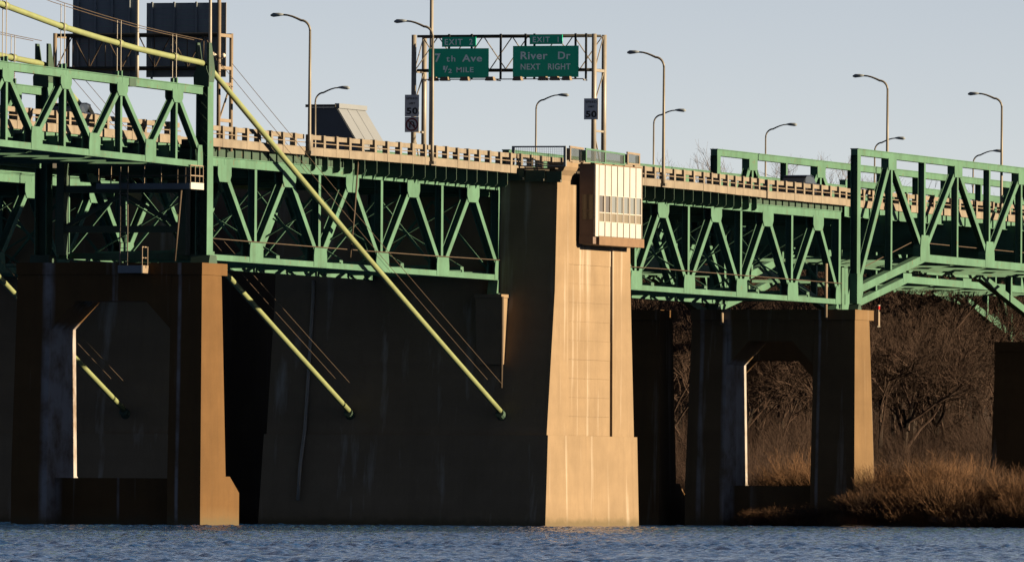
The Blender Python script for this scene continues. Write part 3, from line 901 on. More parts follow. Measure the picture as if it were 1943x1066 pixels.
# corbel that flares out to carry the corner balcony
q = MB()
prof = [(0.0, 20.0), (0.0, 20.55), (-0.10, 20.85), (-0.38, 21.15), (-0.48, 21.35), (-0.48, 21.62)]
pl = [(VA + a, z) for a, z in prof] + [(VA + 0.5, 21.62), (VA + 0.5, 20.0)]
q.prism_x(pl, -0.30, 2.2)
q.build('corbel', 'conc', anc)
MB().box(-0.25, 13.75, VA + 0.55, 1.0, 20.352, 20.95).build('top_slab', 'conc', anc)
MB().box(-0.35, 13.85, VA + 0.7, -0.60, 20.952, 21.10).build('walkway_slab', 'conc', anc)
for vv in (0.0, W_T):
    MB().tube([(-1.3, vv, 6.40), (-2.2, vv, 6.72)], [0.36, 0.26], 12).build('cable_socket', 'dkgreen', anc)

# ---------------------------------------------------------------- cables
def cab_z(u):
    pts = [(-107, 30.1), (-86.7, 27.72), (-77.4, 26.86), (-64.7, 26.03), (-55.2, 25.66)]
    for (a, za), (b, zb) in zip(pts[:-1], pts[1:]):
        if u <= b: return lerp(za, zb, (u - a) / (b - a))
    return pts[-1][1]
def backstay(label, v, group='main cables'):
    t = thing('backstay_cable', label, 'cable', (-2, v, 6.6), group)
    p0, p1_ = Vector((-53.6, v, 25.50)), Vector((-1.7, v, 6.70))
    pts = [p0.lerp(p1_, i / 24) + Vector((0, 0, -0.18 * math.sin(math.pi * i / 24))) for i in range(25)]
    MB().tube(pts, 0.165, 12).build('cable', 'cable', t, True)
    for dv in (-0.45, 0.42):
        hp = [p + Vector((0.65, dv, 1.0 if dv < 0 else 1.22)) for p in pts[1:-1]]
        MB().tube(hp, 0.017, 5).build('hand_rope', 'rusty', t)
    return t
cb0 = backstay('long yellow-green cable slanting from the bent down to the anchorage in front of the truss', 0.0)
cb1 = backstay('yellow-green cable emerging below the deck truss and ending on the dark anchorage face', W_T)
cb2 = copy_tree(cb0, DV, 'yellow-green cable seen through the arch of the left pier')
cb3 = copy_tree(cb1, DV, 'shadowed rear cable of the far bridge, left of the arch')
cb2['label'] = 'yellow-green cable end seen through the arch of the left pier'
def main_cable(label, v, first):
    t = thing('suspension_cable', label, 'cable', (-55, v, 25), 'main cables')
    pts = [(-107, v, cab_z(-107)), (-97, v, cab_z(-97) - 0.12), (-86.7, v, cab_z(-86.7)), (-77.4, v, cab_z(-77.4)), (-71, v, cab_z(-71) - 0.03), (-64.7, v, cab_z(-64.7)), (-60, v, cab_z(-60) - 0.02), (-55.2, v, cab_z(-55.2)), (-54.0, v, 25.58)]
    MB().tube(pts, 0.165, 12).build('cable', 'cable', t, True)
    for u in S_TOP:
        if u < -105: continue
        z = cab_z(u)
        dz = (cab_z(u + 1) - cab_z(u - 1)) / 2
        MB().tube([(u - 0.3, v, z - dz * 0.3), (u + 0.3, v, z + dz * 0.3)], 0.215, 12).build('cable_band', 'cable', t, True)
        for du, dv in ((-0.30, -0.22), (0.30, 0.22)):
            MB().tube([(u + du, v + dv, zt_s(u) + 0.2), (u + du, v + dv, z - 0.1)], 0.027, 6).build('hanger_rod', 'pole', t)
            MB().box(u + du - 0.08, u + du + 0.08, v + dv - 0.08, v + dv + 0.08, zt_s(u), zt_s(u) + 0.28).build('rod_socket', 'green', t)
            MB().tube([(u + du, v + dv, z - 0.1), (u + du, v + dv, z + 1.25)], 0.024, 6).build('stanchion', 'pole', t)
    for dv in (-0.25, 0.25):
        MB().tube([(u, v + dv, z + 1.22) for u, _, z in pts[:-1]], 0.020, 5).build('hand_rope', 'rusty', t)
    return t
mc0 = main_cable('yellow-green main cable sloping down to the bent top in front of the dark sign backs', 0.0, True)
mc1 = main_cable('short piece of yellow-green rear main cable beside the far bent at left', W_T, False)

# ---------------------------------------------------------------- bent on the left pier
bent = thing('steel_bent', 'green steel cable bent standing on the left arched pier', 'steel bent', (-54.5, W_T / 2, 14.5))
for v in (0.0, W_T):
    u0, u1 = -54.55, -53.55
    s = -1 if v == 0 else 1
    # built-up column: two side plates joined by a web, laced on the open side
    q = MB()
    for ya, yb in ((v - 0.35, v - 0.30), (v + 0.30, v + 0.35)):
        q.hexa([(u0, ya, 15.0), (u1, ya, 15.0), (u1, yb, 15.0), (u0, yb, 15.0)], [(u0 + 0.05, ya, 24.6), (u1 - 0.05, ya, 24.6), (u1 - 0.05, yb, 24.6), (u0 + 0.05, yb, 24.6)])
    q.box(u1 - 0.42, u1 - 0.38, v - 0.298, v + 0.298, 15.0, 24.6)
    q.build('column', 'green', bent)
    MB().prism_x([(v - 0.44, 24.3), (v + 0.44, 24.3), (v + 0.46, 24.9), (v + 0.30, 25.3), (v + 0.30, 25.46), (v - 0.30, 25.46), (v - 0.30, 25.3), (v - 0.46, 24.9)], u0 - 0.10, u0 - 0.03).build('saddle_plate', 'dkgreen', bent)
    for vv in (v - 0.40, v + 0.28):
        MB().prism_y([(u0 + 0.1, 24.602), (u1 - 0.1, 24.602), (u1 + 0.05, 25.2), (-53.75, 25.9), (-54.1, 26.75), (-54.5, 26.75), (-54.5, 25.3)], vv, vv + 0.12).build('saddle_cheek', 'dkgreen', bent)
    MB().prism_y([(u0, 24.9), (u1, 24.7), (u1 + 0.15, 25.3), (-54.0, 25.42), (u0 - 0.05, 25.45)], v - 0.24, v + 0.24).build('cable_saddle', 'green', bent)
    MB().prism_y([(u0 - 0.2, 14.52), (u1 + 0.2, 14.52), (u1, 15.0), (u0, 15.0)], v - 0.55, v + 0.55).build('base_shoe', 'dkgreen', bent)
# inner legs and cross beams below the suspended deck
for v in (1.15, W_T - 1.15):
    MB().box(-54.5, -53.7, v - 0.22, v + 0.22, 15.0, 20.3).build('inner_leg', 'dkgreen', bent)
MB().box(-54.45, -53.75, 1.375, W_T - 1.375, 18.45, 18.85).build('cross_beam', 'dkgreen', bent)
MB().box(-54.45, -53.75, 1.375, W_T - 1.375, 16.25, 16.62).build('cross_beam', 'dkgreen', bent)
MB().box(-54.4, -53.8, 0.36, W_T - 0.36, 20.31, 20.9).build('cross_beam', 'dkgreen', bent)
for (a, za), (b, zb) in (((1.4, 16.6), (W_T / 2, 18.4)), ((W_T / 2, 18.4), (W_T - 1.4, 16.6))):
    MB().bar((-54.1, a, za), (-54.1, b, zb), 0.2, 0.2).build('diagonal', 'dkgreen', bent)
# lacing on the shaded side of the near column
q = MB()
for i in range(14):
    z = 15.2 + i * 0.66
    q.bar((-54.5, -0.29, z), (-54.5, 0.29, z + 0.6), 0.02, 0.08, (1, 0, 0)).bar((-54.47, 0.29, z), (-54.47, -0.29, z + 0.6), 0.02, 0.08, (1, 0, 0))
q.build('lacing', 'dkgreen', bent)

# catwalk hung on the bent, ladder and small landing on the pier cap
cw = thing('maintenance_catwalk', 'grey catwalk with handrails hung below the deck beside the left bent', 'catwalk', (-56.5, 3.0, 18.6))
v1c = Q(186, 362, -57.0)[0]
MB().box(-57.3, -55.2, -0.35, v1c, 18.62, 18.70).build('walkway_plate', 'dark', cw)
MB().box(-57.33, -57.3, -0.35, v1c, 18.58, 18.90).build('kick_plate', 'signback', cw)
MB().box(-57.3, -55.2, -0.39, -0.36, 18.58, 18.95).build('end_board', 'trimwhite', cw)
q = MB()
pm = MB().box(-0.03, 0.03, -0.03, 0.03, 0, 1.25).mesh('rail_post', 'tan')
for x in (187, 211, 243, 274, 306, 337, 352):
    v = Q(x, 360, -57.2)[0]
    inst('rail_post', pm, (-57.26, v, 18.66), cw)
for u in (-57.26, -56.5, -55.8, -55.2):
    inst('rail_post', pm, (u, -0.33, 18.66), cw)
for z in (19.3, 19.86):
    MB().box(-57.28, -55.2, -0.36, -0.31, z, z + 0.06).build('hand_rail', 'tan', cw)
    MB().box(-57.285, -57.24, -0.30, v1c, z - 0.005, z + 0.05).build('hand_rail', 'tan', cw)
lv = Q(236, 420, -57.3)[0]
lad = thing('access_ladder', 'thin steel ladder climbing from the pier cap landing to the catwalk', 'ladder', (-57.4, lv, 14.3))
for dv in (-0.22, 0.22):
    MB().box(-57.43, -57.37, lv + dv - 0.03, lv + dv + 0.03, 14.2, 19.8).build('stile', 'pole', lad)
rm_ = MB().box(-0.015, 0.015, -0.19, 0.19, 0, 0.03).mesh('rung', 'pole')
for i in range(18):
    inst('rung', rm_, (-57.4, lv, 14.4 + 0.3 * i), lad)
ld = thing('cap_landing', 'small railed landing bolted to the left pier cap', 'platform', (-57.9, 3.5, 13.9))
va_, vb_ = Q(277, 510, -57.6)[0], Q(231, 510, -57.6)[0]
MB().box(-58.2, -57.26, va_, vb_, 13.95, 14.0).build('plate', 'dark', ld)
MB().box(-58.23, -58.2, va_, vb_, 13.93, 14.35).build('kick_plate', 'signback', ld)
MB().box(-58.2, -57.26, va_ - 0.03, va_, 13.93, 14.35).build('end_board', 'tan', ld)
for u in (-58.17, -57.3):
    MB().box(u - 0.03, u + 0.03, va_ + 0.002, va_ + 0.06, 14.0, 15.4).build('rail_post', 'tan', ld)
MB().box(-58.17, -57.3, va_ + 0.062, va_ + 0.1, 15.34, 15.4).build('hand_rail', 'tan', ld)
MB().box(-58.17, -57.3, va_ + 0.062, va_ + 0.1, 14.75, 14.8).build('hand_rail', 'tan', ld)

# ---------------------------------------------------------------- control house and balcony railings on the anchorage
VH = VA - 0.98
hx0, hx1 = P(1128.5, 400, VH)[0], P(1217.5, 400, VH)[0]
ztp, zb1, zb2 = P(1170, 314, VH)[1], P(1170, 450.5, VH)[1], P(1170, 467, VH)[1]
kh = thing('control_house', 'white panelled control house box jutting from the tall anchorage', 'control house', ((hx0 + hx1) / 2, VA, zb2))
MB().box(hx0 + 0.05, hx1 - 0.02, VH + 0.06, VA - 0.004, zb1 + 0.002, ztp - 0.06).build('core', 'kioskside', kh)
MB().box(hx0 - 0.0, hx1 + 0.0, VH - 0.02, VA - 0.004, ztp - 0.058, ztp).build('roof_slab', 'brown', kh)
MB().box(hx0 + 0.6, hx1 + 0.22, VH - 0.10, VA - 0.005, zb2, zb1).build('sill_block', 'brown', kh)
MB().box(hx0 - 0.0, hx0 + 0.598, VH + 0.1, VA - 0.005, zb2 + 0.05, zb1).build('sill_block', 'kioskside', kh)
MB().box(hx0 - 0.02, hx0 + 0.55, VH - 0.06, VH + 0.055, zb1 - 0.02, ztp - 0.06).build('corner_trim', 'trimwhite', kh)
MB().box(hx0 + 0.55, hx0 + 0.72, VH + 0.01, VH + 0.055, zb1 + 0.01, ztp - 0.06).build('corner_groove', 'dark', kh)
zw0, zw1, zw2 = P(1170, 423, VH)[1], P(1170, 405, VH)[1], P(1170, 373, VH)[1]
px_ = hx0 + 0.74
pw = (hx1 - px_) / 7
for i in range(7):
    a, b = px_ + pw * i, px_ + pw * (i + 1)
    g = 0.036
    MB().box(a + g, b - g, VH + rnd.uniform(-0.006, 0.006), VH + 0.055, zw2 + 0.03, ztp - 0.062).build('upper_panel', 'white', kh)
    MB().box(a + g, b - g, VH + rnd.uniform(-0.006, 0.006), VH + 0.055, zb1 + 0.02, zw0 - 0.03).build('lower_panel', 'white', kh)
    f = MB()
    for z in (zw2 - 0.02, zw1 - 0.04, zw0 - 0.03):
        f.box(a + g, b - g, VH - 0.015, VH + 0.05, z, z + 0.05)
    for x0_, x1_ in ((a + g, a + g + 0.10), (b - g - 0.10, b - g)):
        f.box(x0_, x1_, VH - 0.012, VH + 0.048, zw0 + 0.021, zw2 - 0.021)
    fo = f.build('window_frame', 'trimwhite', kh)
    MB().box(a + g + 0.1, b - g - 0.1, VH + 0.042, VH + 0.05, zw1 + 0.012, zw2 - 0.022).build('pane', 'glassdk' if i < 2 else 'glass', fo)
    MB().box(a + g + 0.1, b - g - 0.1, VH + 0.03, VH + 0.042, zw0 + 0.022, zw1 - 0.042).build('pane', 'spandrel', fo)
for i in range(8):
    x = px_ + pw * i
    MB().box(x - 0.032, x + 0.032, VH - 0.035, VH + 0.056, zb1 + 0.012, ztp - 0.063).build('seam_strip', 'barrier', kh)
# shaded side of the house with its window
f = MB()
zsw0, zsw1 = P(1115, 415, VH)[1], P(1115, 368, VH)[1]
MB().box(hx0 + 0.03, hx0 + 0.048, VH + 0.14, VA - 0.18, zsw0, zsw1).build('side_window', 'glassdk', kh)
for y in (VH + 0.14, VA - 0.20):
    f.box(hx0 + 0.01, hx0 + 0.047, y - 0.03, y - 0.001, zsw0, zsw1)
f.box(hx0 + 0.01, hx0 + 0.029, VH + 0.14, VA - 0.2, (zsw0 + zsw1) / 2 - 0.25, (zsw0 + zsw1) / 2 - 0.2)
f.build('side_window_frame', 'tan', kh)

def framed_rail(name, label, u0, u1, v, z0, z1, bays, mf, glass, drop=0.0, fw=0.10):
    t = thing(name, label, 'railing', (u0, v, z0), None)
    dz = lambda u: -drop * (u - u0) / (u1 - u0)
    q = MB()
    q.hexa([(u0, v, z1 - fw), (u1, v, z1 - fw - drop), (u1, v + 0.08, z1 - fw - drop), (u0, v + 0.08, z1 - fw)], [(u0, v, z1), (u1, v, z1 - drop), (u1, v + 0.08, z1 - drop), (u0, v + 0.08, z1)])
    q.build('top_rail', mf, t)
    MB().box(u0, u1, v + 0.002, v + 0.078, z0, z0 + fw * 0.8).build('bottom_rail', mf, t)
    for i in range(bays + 1):
        u = lerp(u0 + 0.1, u1 - 0.1, i / bays)
        MB().box(u - 0.1, u + 0.1, v + 0.003, v + 0.25, z0 + fw * 0.8 + 0.001, z1 - fw + dz(u) - 0.02).build('rail_post', mf, t)
    for i in range(bays):
        a, b = lerp(u0 + 0.1, u1 - 0.1, i / bays) + 0.102, lerp(u0 + 0.1, u1 - 0.1, (i + 1) / bays) - 0.102
        MB().hexa([(a, v + 0.03, z0 + 0.1), (b, v + 0.03, z0 + 0.1), (b, v + 0.045, z0 + 0.1), (a, v + 0.045, z0 + 0.1)],
                  [(a, v + 0.03, z1 - fw + dz(a) - 0.01), (b, v + 0.03, z1 - fw + dz(b) - 0.01), (b, v + 0.045, z1 - fw + dz(b) - 0.01), (a, v + 0.045, z1 - fw + dz(a) - 0.01)]).build('glass_panel', glass, t)
    return t
VB = VA - 0.45
ra = framed_rail('balcony_rail', 'tan framed glass rail on the corner balcony above the flared corbel', P(1082, 290, VB)[0], P(1108, 290, VB)[0], VB, P(1090, 307.5, VB)[1], P(1090, 277.5, VB)[1], 1, 'tan', 'railglass', 0.05, 0.12)
VC = VH + 0.12
rb = framed_rail('balcony_rail', 'green framed two bay glass rail on the roof of the control house', P(1112, 290, VC)[0], P(1186, 290, VC)[0], VC, P(1150, 311, VC)[1], P(1112, 281, VC)[1], 2, 'green', 'railglass', 0.12, 0.10)
rc = framed_rail('balcony_rail', 'tan framed glass rail at the right end of the control house roof', P(1191, 290, VC)[0], P(1215, 290, VC)[0], VC, P(1200, 313, VC)[1], P(1200, 289, VC)[1], 1, 'tan', 'railglass', 0.05, 0.12)
wk = thing('edge_walkway', 'dark green steel walkway panels along the shaded top of the tall anchorage', 'walkway', (-0.7, -1.2, 20.3))
for x0_, x1_, yt_, yb_ in ((957, 995, 321, 342), (997, 1034, 323, 344), (1036, 1066, 325, 346)):
    va_, z1_ = Q(x1_, yt_, -0.8)
    vb_, z0_ = Q(x0_, yb_, -0.8)
    MB().box(-0.8, -0.74, va_ + 0.02, vb_ - 0.02, z0_, z1_).build('panel', 'dkgreen', wk)
    MB().box(-0.92, -0.805, va_ + 0.03, va_ + 0.09, z0_ + 0.02, z0_ + 0.14).build('bolt_lug', 'galv', wk)
MB().box(-0.86, -0.30, VA - 0.05, 0.9, Q(1010, 321, -0.8)[1] + 0.002, Q(1010, 321, -0.8)[1] + 0.07).build('floor_plate', 'rusty', wk)
# chain link screen facing left across the walkway
ck = thing('mesh_screen', 'dark framed wire mesh screen left of the corner balcony on top of the anchorage', 'fence', (-0.3, -2, 21.1))
ya, zt_ = Q(1072, 277, -0.3)
yb, _ = Q(974, 277, -0.3)
zb_ = Q(1030, 316, -0.3)[1]
for y in (ya, yb):
    MB().box(-0.36, -0.22, y - 0.075, y + 0.075, zb_, zt_).build('frame_post', 'signback', ck)
MB().box(-0.36, -0.22, ya + 0.076, yb - 0.076, zt_ - 0.09, zt_).build('frame_rail', 'signback', ck)
MB().box(-0.36, -0.22, ya + 0.076, yb - 0.076, zb_, zb_ + 0.06).build('frame_rail', 'signback', ck)
q = MB()
n = 26
for i in range(1, n):
    y = lerp(ya + 0.08, yb - 0.08, i / n)
    q.box(-0.297, -0.283, y - 0.006, y + 0.006, zb_ + 0.06, zt_ - 0.09)
for i in range(1, 9):
    z = lerp(zb_ + 0.06, zt_ - 0.09, i / 9)
    q.box(-0.280, -0.270, ya + 0.08, yb - 0.08, z - 0.005, z + 0.005)
o = q.build('wire_mesh', 'signback', ck)
o['kind'] = 'stuff'

# ---------------------------------------------------------------- copies that make the far bridge
MB().box(-0.2, 13.7, 1.002, VF - 0.1, 20.352, 21.0).build('top_slab', 'conc', anc)  # slab added out of sight to shade the far anchorage top
MB().box(-0.2, 13.7, 9.4, VF - 0.1, 21.002, 21.9).build('top_slab', 'conc', anc)  # raised part, likewise added only for its shadow
copy_tree(tA0, DV, 'shaded green deck truss of the far bridge, seen below the deck at far left')
copy_tree(tA1, DV, 'rearmost green deck truss of the far bridge, deep in shade at far left')
copy_tree(fA, DV, 'floor beams of the far bridge left of its anchorage')
copy_tree(sA, DV, 'cross bracing of the far bridge left of its anchorage')
copy_tree(dA, DV, 'roadway slab of the far bridge left of its anchorage')
copy_tree(tR0, DV, 'deck truss of the far bridge right of its anchorage')
copy_tree(tR1, DV, 'rear deck truss of the far bridge right of its anchorage')
copy_tree(fR, DV, 'floor beams of the far bridge right of its anchorage')
copy_tree(sR, DV, 'cross bracing of the far bridge right of its anchorage')
copy_tree(dR, DV, 'roadway slab of the far bridge right of its anchorage')
copy_tree(dM, DV, 'roadway slab over the far anchorage')
anf, _, _ = anchorage('dark shaded anchorage of the far bridge, seen through the arch of the left pier', False, DV, 14.0)
for vv in (DV, DV + W_T):
    MB().tube([(-1.3, vv, 6.40), (-2.2, vv, 6.72)], [0.36, 0.26], 12).build('cable_socket', 'dkgreen', anf)
# bearing pedestal under the sunlit truss end
MB().hexa([(-1.75, 0.0, 9.6), (-0.9, 0.0, 9.6), (-0.9, 1.6, 9.6), (-1.75, 1.6, 9.6)], [(-2.05, 0.0, 13.55), (-0.3, 0.0, 13.55), (-0.3, 1.6, 13.55), (-2.05, 1.6, 13.55)]).box(-2.15, -0.35, -0.06, 1.66, 13.552, 13.75).build('bearing_pedestal', 'conc', anc)
copy_tree(tT0, DV, 'green through truss of the far bridge, its top chord above the barrier mid picture')
copy_tree(tT1, DV, 'rear through truss of the far bridge, hidden behind the front deck at mid right')
copy_tree(fT, DV, 'floor beams of the through span on the far bridge')
copy_tree(dT, DV, 'roadway slab of the through span on the far bridge')
U3, Z3 = E_T + 0.1, 14.4
du2 = U3 - 69.75
copy_tree(tT0, DV, 'shaded green through truss of the far bridge, below the sunlit one at right', du=du2)
copy_tree(tT1, DV, 'rear shaded through truss of the far bridge at the right edge', du=du2)
copy_tree(fT, DV, 'floor beams of the second through span on the far bridge at right', du=du2)
copy_tree(dT, DV, 'roadway slab of the second through span on the far bridge at right', du=du2)
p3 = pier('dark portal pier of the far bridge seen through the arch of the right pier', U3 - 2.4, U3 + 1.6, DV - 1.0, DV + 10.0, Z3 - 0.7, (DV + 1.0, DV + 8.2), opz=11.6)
# a further dark pier between the anchorage and the right pier, and one at the right edge
p4v = Q(1252, 700, 66.9)[0]
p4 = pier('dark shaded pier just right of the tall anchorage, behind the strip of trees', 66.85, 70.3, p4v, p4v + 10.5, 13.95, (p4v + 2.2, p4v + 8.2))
UY = E_T - 2.0
vy = Q(1888, 760, UY)[0]
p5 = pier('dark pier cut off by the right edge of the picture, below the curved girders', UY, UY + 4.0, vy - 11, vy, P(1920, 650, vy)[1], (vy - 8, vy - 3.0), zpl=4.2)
# haunched girders running down to that pier
def haunch(label, pix, v, th):
    t = thing('haunched_girder', label, 'girder', (P(*pix[0], v)[0], v, P(*pix[-1], v)[1]), 'curved girders at the right edge')
    pts = [P(x, y, v) for x, y in pix]
    low = [(u, z) for u, z in pts]
    top = [(u, 18.6 - 0.008 * (u - pts[0][0])) for u, z in pts]
    for a, b, c, d in zip(low[:-1], low[1:], top[1:], top[:-1]):
        pass
    rib = [(u, z + th) for u, z in pts]
    q = MB()
    for i in range(len(pts) - 1):
        q.prism_y([low[i], low[i + 1], rib[i + 1], rib[i]], v - 0.25, v + 0.25)
    q.build('curved_flange', 'green', t)
    MB().prism_y([(top[0][0] - 1, top[0][1] - 0.4), (top[-1][0], top[-1][1] - 0.4), (top[-1][0], top[-1][1]), (top[0][0] - 1, top[0][1])], v - 0.25, v + 0.25).build('top_flange', 'green', t)
    for i in range(0, len(pts), 2):
        if top[i][1] - 0.4 > rib[i][1] + 0.2:
            MB().box(pts[i][0] - 0.15, pts[i][0] + 0.15, v - 0.2, v + 0.2, rib[i][1], top[i][1] - 0.4).build('web_post', 'green', t)
    return t
haunch('upper curved green girder dropping behind the through truss at the right edge', [(1800, 522), (1830, 526), (1855, 531), (1880, 540), (1905, 552), (1930, 566), (1960, 583), (2000, 612)], 37.5, 0.35)
haunch('lower curved green girder dropping to the dark pier at the right edge', [(1780, 566), (1815, 577), (1840, 586), (1865, 597), (1890, 610), (1915, 625), (1940, 642), (1980, 670)], 36.0, 0.35)

# ---------------------------------------------------------------- street lamps
def lamp(label, u, v, zbase, ztop, reach, side, group, r=0.105, mat='pole'):
    t = thing('street_lamp', label, 'street lamp', (u, v, zbase), group)
    b = 0.95
    MB().tube([(u, v, zbase), (u, v, zbase + 0.8), (u, v, lerp(zbase, ztop, 0.5)), (u, v, ztop - 1.0)], [r, r, r * 0.85, r * 0.66], 10).build('pole', mat, t, True)
    MB().box(u - 0.2, u + 0.2, v - 0.18, v + 0.2, zbase - 0.05, zbase + 0.12).build('base_plate', mat, t)
    pts = []
    for k in range(7):
        a = k / 6 * math.pi / 2
        pts.append((u, v + side * 0.55 * (1 - math.cos(a)), ztop - 1.0 + 0.62 * math.sin(a)))
    for k in range(1, 5):
        f = k / 4
        pts.append((u, v + side * (0.55 + (reach - 0.75 - 0.55) * f), ztop - 0.38 + 0.32 * math.sin(f * math.pi / 2)))
    MB().tube(pts, [r * 0.66] * 7 + [r * 0.6, r * 0.55, r * 0.5, r * 0.5], 8).build('arm', mat, t, True)
    y0, y1 = v + side * (reach - 0.78), v + side * reach
    q = MB()
    q.tube([(u, y0, ztop - 0.05), (u, lerp(y0, y1, 0.35), ztop - 0.05), (u, lerp(y0, y1, 0.8), ztop - 0.07), (u, y1, ztop - 0.09)], [0.05, 0.10, 0.12, 0.05], 8)
    q.build('lamp_head', 'signback', t, True)
    return t
NL = [(587.5, 300, 26, 'street lamp left of the overhead green signs'), (820.5, 306, 38, 'street lamp crossing in front of the left green exit sign'),
      (1259.5, 345, 97, 'street lamp just right of the white control house'), (1684, 283, 142, 'street lamp above the left end of the right hand through truss'),
      (1901, 312, 176, 'street lamp nearest the right edge of the picture')]
for x, yb_, yt, lab in NL:
    v = 0.12 if x < 600 else (v_left(-14) - 0.1 if x < 900 else (-0.65 if x < 1450 else 0.62))
    u = P(x, 200, v)[0]
    lamp(lab, u, v, zroad(u) - 0.25, P(x, yt, v)[1], 2.38, 1, 'lamps along the sunny edge of the roadway')
for x, lab in ((260.5, 'pale lamp post rising out of frame from the stiffening truss between the dark sign backs'), (398.5, 'pale lamp post rising out of frame above the bent')):
    v = 0.5
    u = P(x, 100, v)[0]
    lamp(lab, u, v, 24.3 if x < 300 else 26.2, 33.0, 2.4, 1, 'lamps along the sunny edge of the roadway', 0.10, 'galv')
vf_ = DV + W_T + 0.2
for x, yt, lab in ((598, 165, 'farther lamp over the slanted metal roof'), (1017, 179, 'farther lamp under the right exit sign'), (1240.5, 208, 'farther lamp beside the lamp right of the control house'),
                   (1453, 235, 'farther lamp between the control house and the through truss'), (1660, 261, 'farther lamp crossing the lamp above the through truss end'), (1847, 285, 'farther lamp crossing the lamp nearest the right edge')):
    u = P(x, 240, vf_)[0]
    lamp(lab, u, vf_, zroad(u) - 1.0, P(x, yt, vf_)[1], 2.35, -1, 'lamps along the far edge of the far bridge', 0.085)
# tall mast behind the left exit sign
um = P(819, 30, 16.0)[0]
mm = thing('tall_mast', 'tall pale mast rising out of frame behind the left exit sign', 'mast', (um, 16.0, 20.4))
MB().tube([(um, 16, 18), (um, 16, 36)], [0.15, 0.11], 10).build('pole', 'galv', mm, True)
MB().box(um - 0.35, um + 0.35, 15.65, 16.35, 17.5, 18.0).build('base_plate', 'galv', mm)

# ---------------------------------------------------------------- lettering
def text_mesh(body, size, mat, spacing=1.0, bold=0.0):
    c = bpy.data.curves.new('lettering', 'FONT')
    c.body = body
    c.size = size
    c.extrude = 0.004
    c.offset = bold
    c.space_character = spacing
    c.align_x = 'CENTER'
    c.align_y = 'CENTER'
    o = bpy.data.objects.new('lettering', c)
    COL.objects.link(o)
    dg = bpy.context.evaluated_depsgraph_get()
    dg.update()
    me = bpy.data.meshes.new_from_object(o.evaluated_get(dg))
    bpy.data.objects.remove(o)
    bpy.data.curves.remove(c)
    me.materials.clear()
    me.materials.append(MAT[mat])
    return me
def letter(name, body, size, u, v, z, parent, mat, width=None, height=None, bold=0.012, spacing=1.1):
    """lettering on a face that looks towards -X"""
    me = text_mesh(body, size, mat, spacing, bold)
    xs = [p.co.x for p in me.vertices]; ys = [p.co.y for p in me.vertices]
    cx, cy = (min(xs) + max(xs)) / 2, (min(ys) + max(ys)) / 2
    sx = (width / (max(xs) - min(xs))) if width else 1
    sy = (height / (max(ys) - min(ys))) if height else 1
    for p in me.vertices:
        x, y, z_ = (p.co.x - cx) * sx, (p.co.y - cy) * sy, p.co.z
        p.co = (-z_, -x, y)      # text right -> -Y, normal -> -X
    me.name = name
    return inst(name, me, (u, v, z), parent)

# ---------------------------------------------------------------- overhead sign gantry
VG0 = 0.05
ug = P(1127, 180, VG0)[0]
VG1 = Q(785, 180, ug)[0]
gy = thing('sign_gantry', 'galvanised overhead gantry carrying the green exit signs', 'sign gantry', (ug, (VG0 + VG1) / 2, 21))
zg_t, zg_m, zg_b = Q(960, 68, ug)[1], Q(960, 131, ug)[1], Q(960, 151, ug)[1]
for v in (VG0, VG1):
    for du in (0, 1.95):
        MB().tube([(ug + du, v, 20.9), (ug + du, v, zg_t + 0.08)], [0.165, 0.15], 12).build('column', 'galv', gy, True)
    MB().box(ug + 0.17, ug + 1.78, v - 0.08, v + 0.08, zg_b + 0.45, zg_b + 0.62).build('column_tie', 'galv', gy)
    MB().box(ug + 0.17, ug + 1.78, v - 0.06, v + 0.06, zg_b - 3.2, zg_b - 3.08).build('column_tie', 'galv', gy)
    MB().bar((ug + 0.15, v, zg_b - 1.4), (ug + 1.8, v, zg_b + 0.4), 0.06, 0.06).build('column_brace', 'galv', gy)
    MB().bar((ug + 0.15, v, zg_b - 3.3), (ug + 1.8, v, 21.2), 0.07, 0.07).build('column_brace', 'galv', gy)
    MB().bar((ug + 0.15, v, zg_b + 0.6), (ug + 1.8, v, zg_t), 0.05, 0.05).build('column_brace', 'galv', gy)
for du in (0.35, 1.6):
    for z in (zg_t, zg_m - 0.05):
        MB().tube([(ug + du, VG0 + 0.1, z), (ug + du, VG1 - 0.1, z)], 0.08, 8).build('chord', 'dark', gy, True)  # chords coloured dark to stand for their shaded faces
nb = 8
for i in range(nb):
    a, b = lerp(VG0, VG1, i / nb), lerp(VG0, VG1, (i + 1) / nb)
    for du in (0.35, 1.6):
        za, zb = (zg_t, zg_m) if (i + (du > 1)) % 2 else (zg_m, zg_t)
        MB().tube([(ug + du, a, za), (ug + du, b, zb)], 0.035, 6).build('web_diagonal', 'galv', gy)
    if i % 2 == 0:
        MB().tube([(ug + 0.35, a, zg_t), (ug + 1.6, b, zg_t)], 0.035, 6).build('web_diagonal', 'galv', gy)
for x in (948, 995, 1012, 1110, 850, 893, 1090):
    v = Q(x, 100, ug)[0]
    MB().box(ug + 0.16, ug + 0.25, v - 0.06, v + 0.06, zg_b, zg_t + 0.12).build('sign_hanger', 'dark', gy)
MB().box(ug - 0.5, ug - 0.38, Q(1112, 150, ug)[0], Q(806, 150, ug)[0], zg_b - 0.03, zg_b + 0.03).build('lamp_rail', 'pole', gy)
for x in (1112, 948, 806):
    v = Q(x, 150, ug)[0]
    MB().box(ug - 0.5, ug + 0.155, v - 0.04, v + 0.04, zg_b - 0.1, zg_b - 0.032).build('lamp_bracket', 'pole', gy)
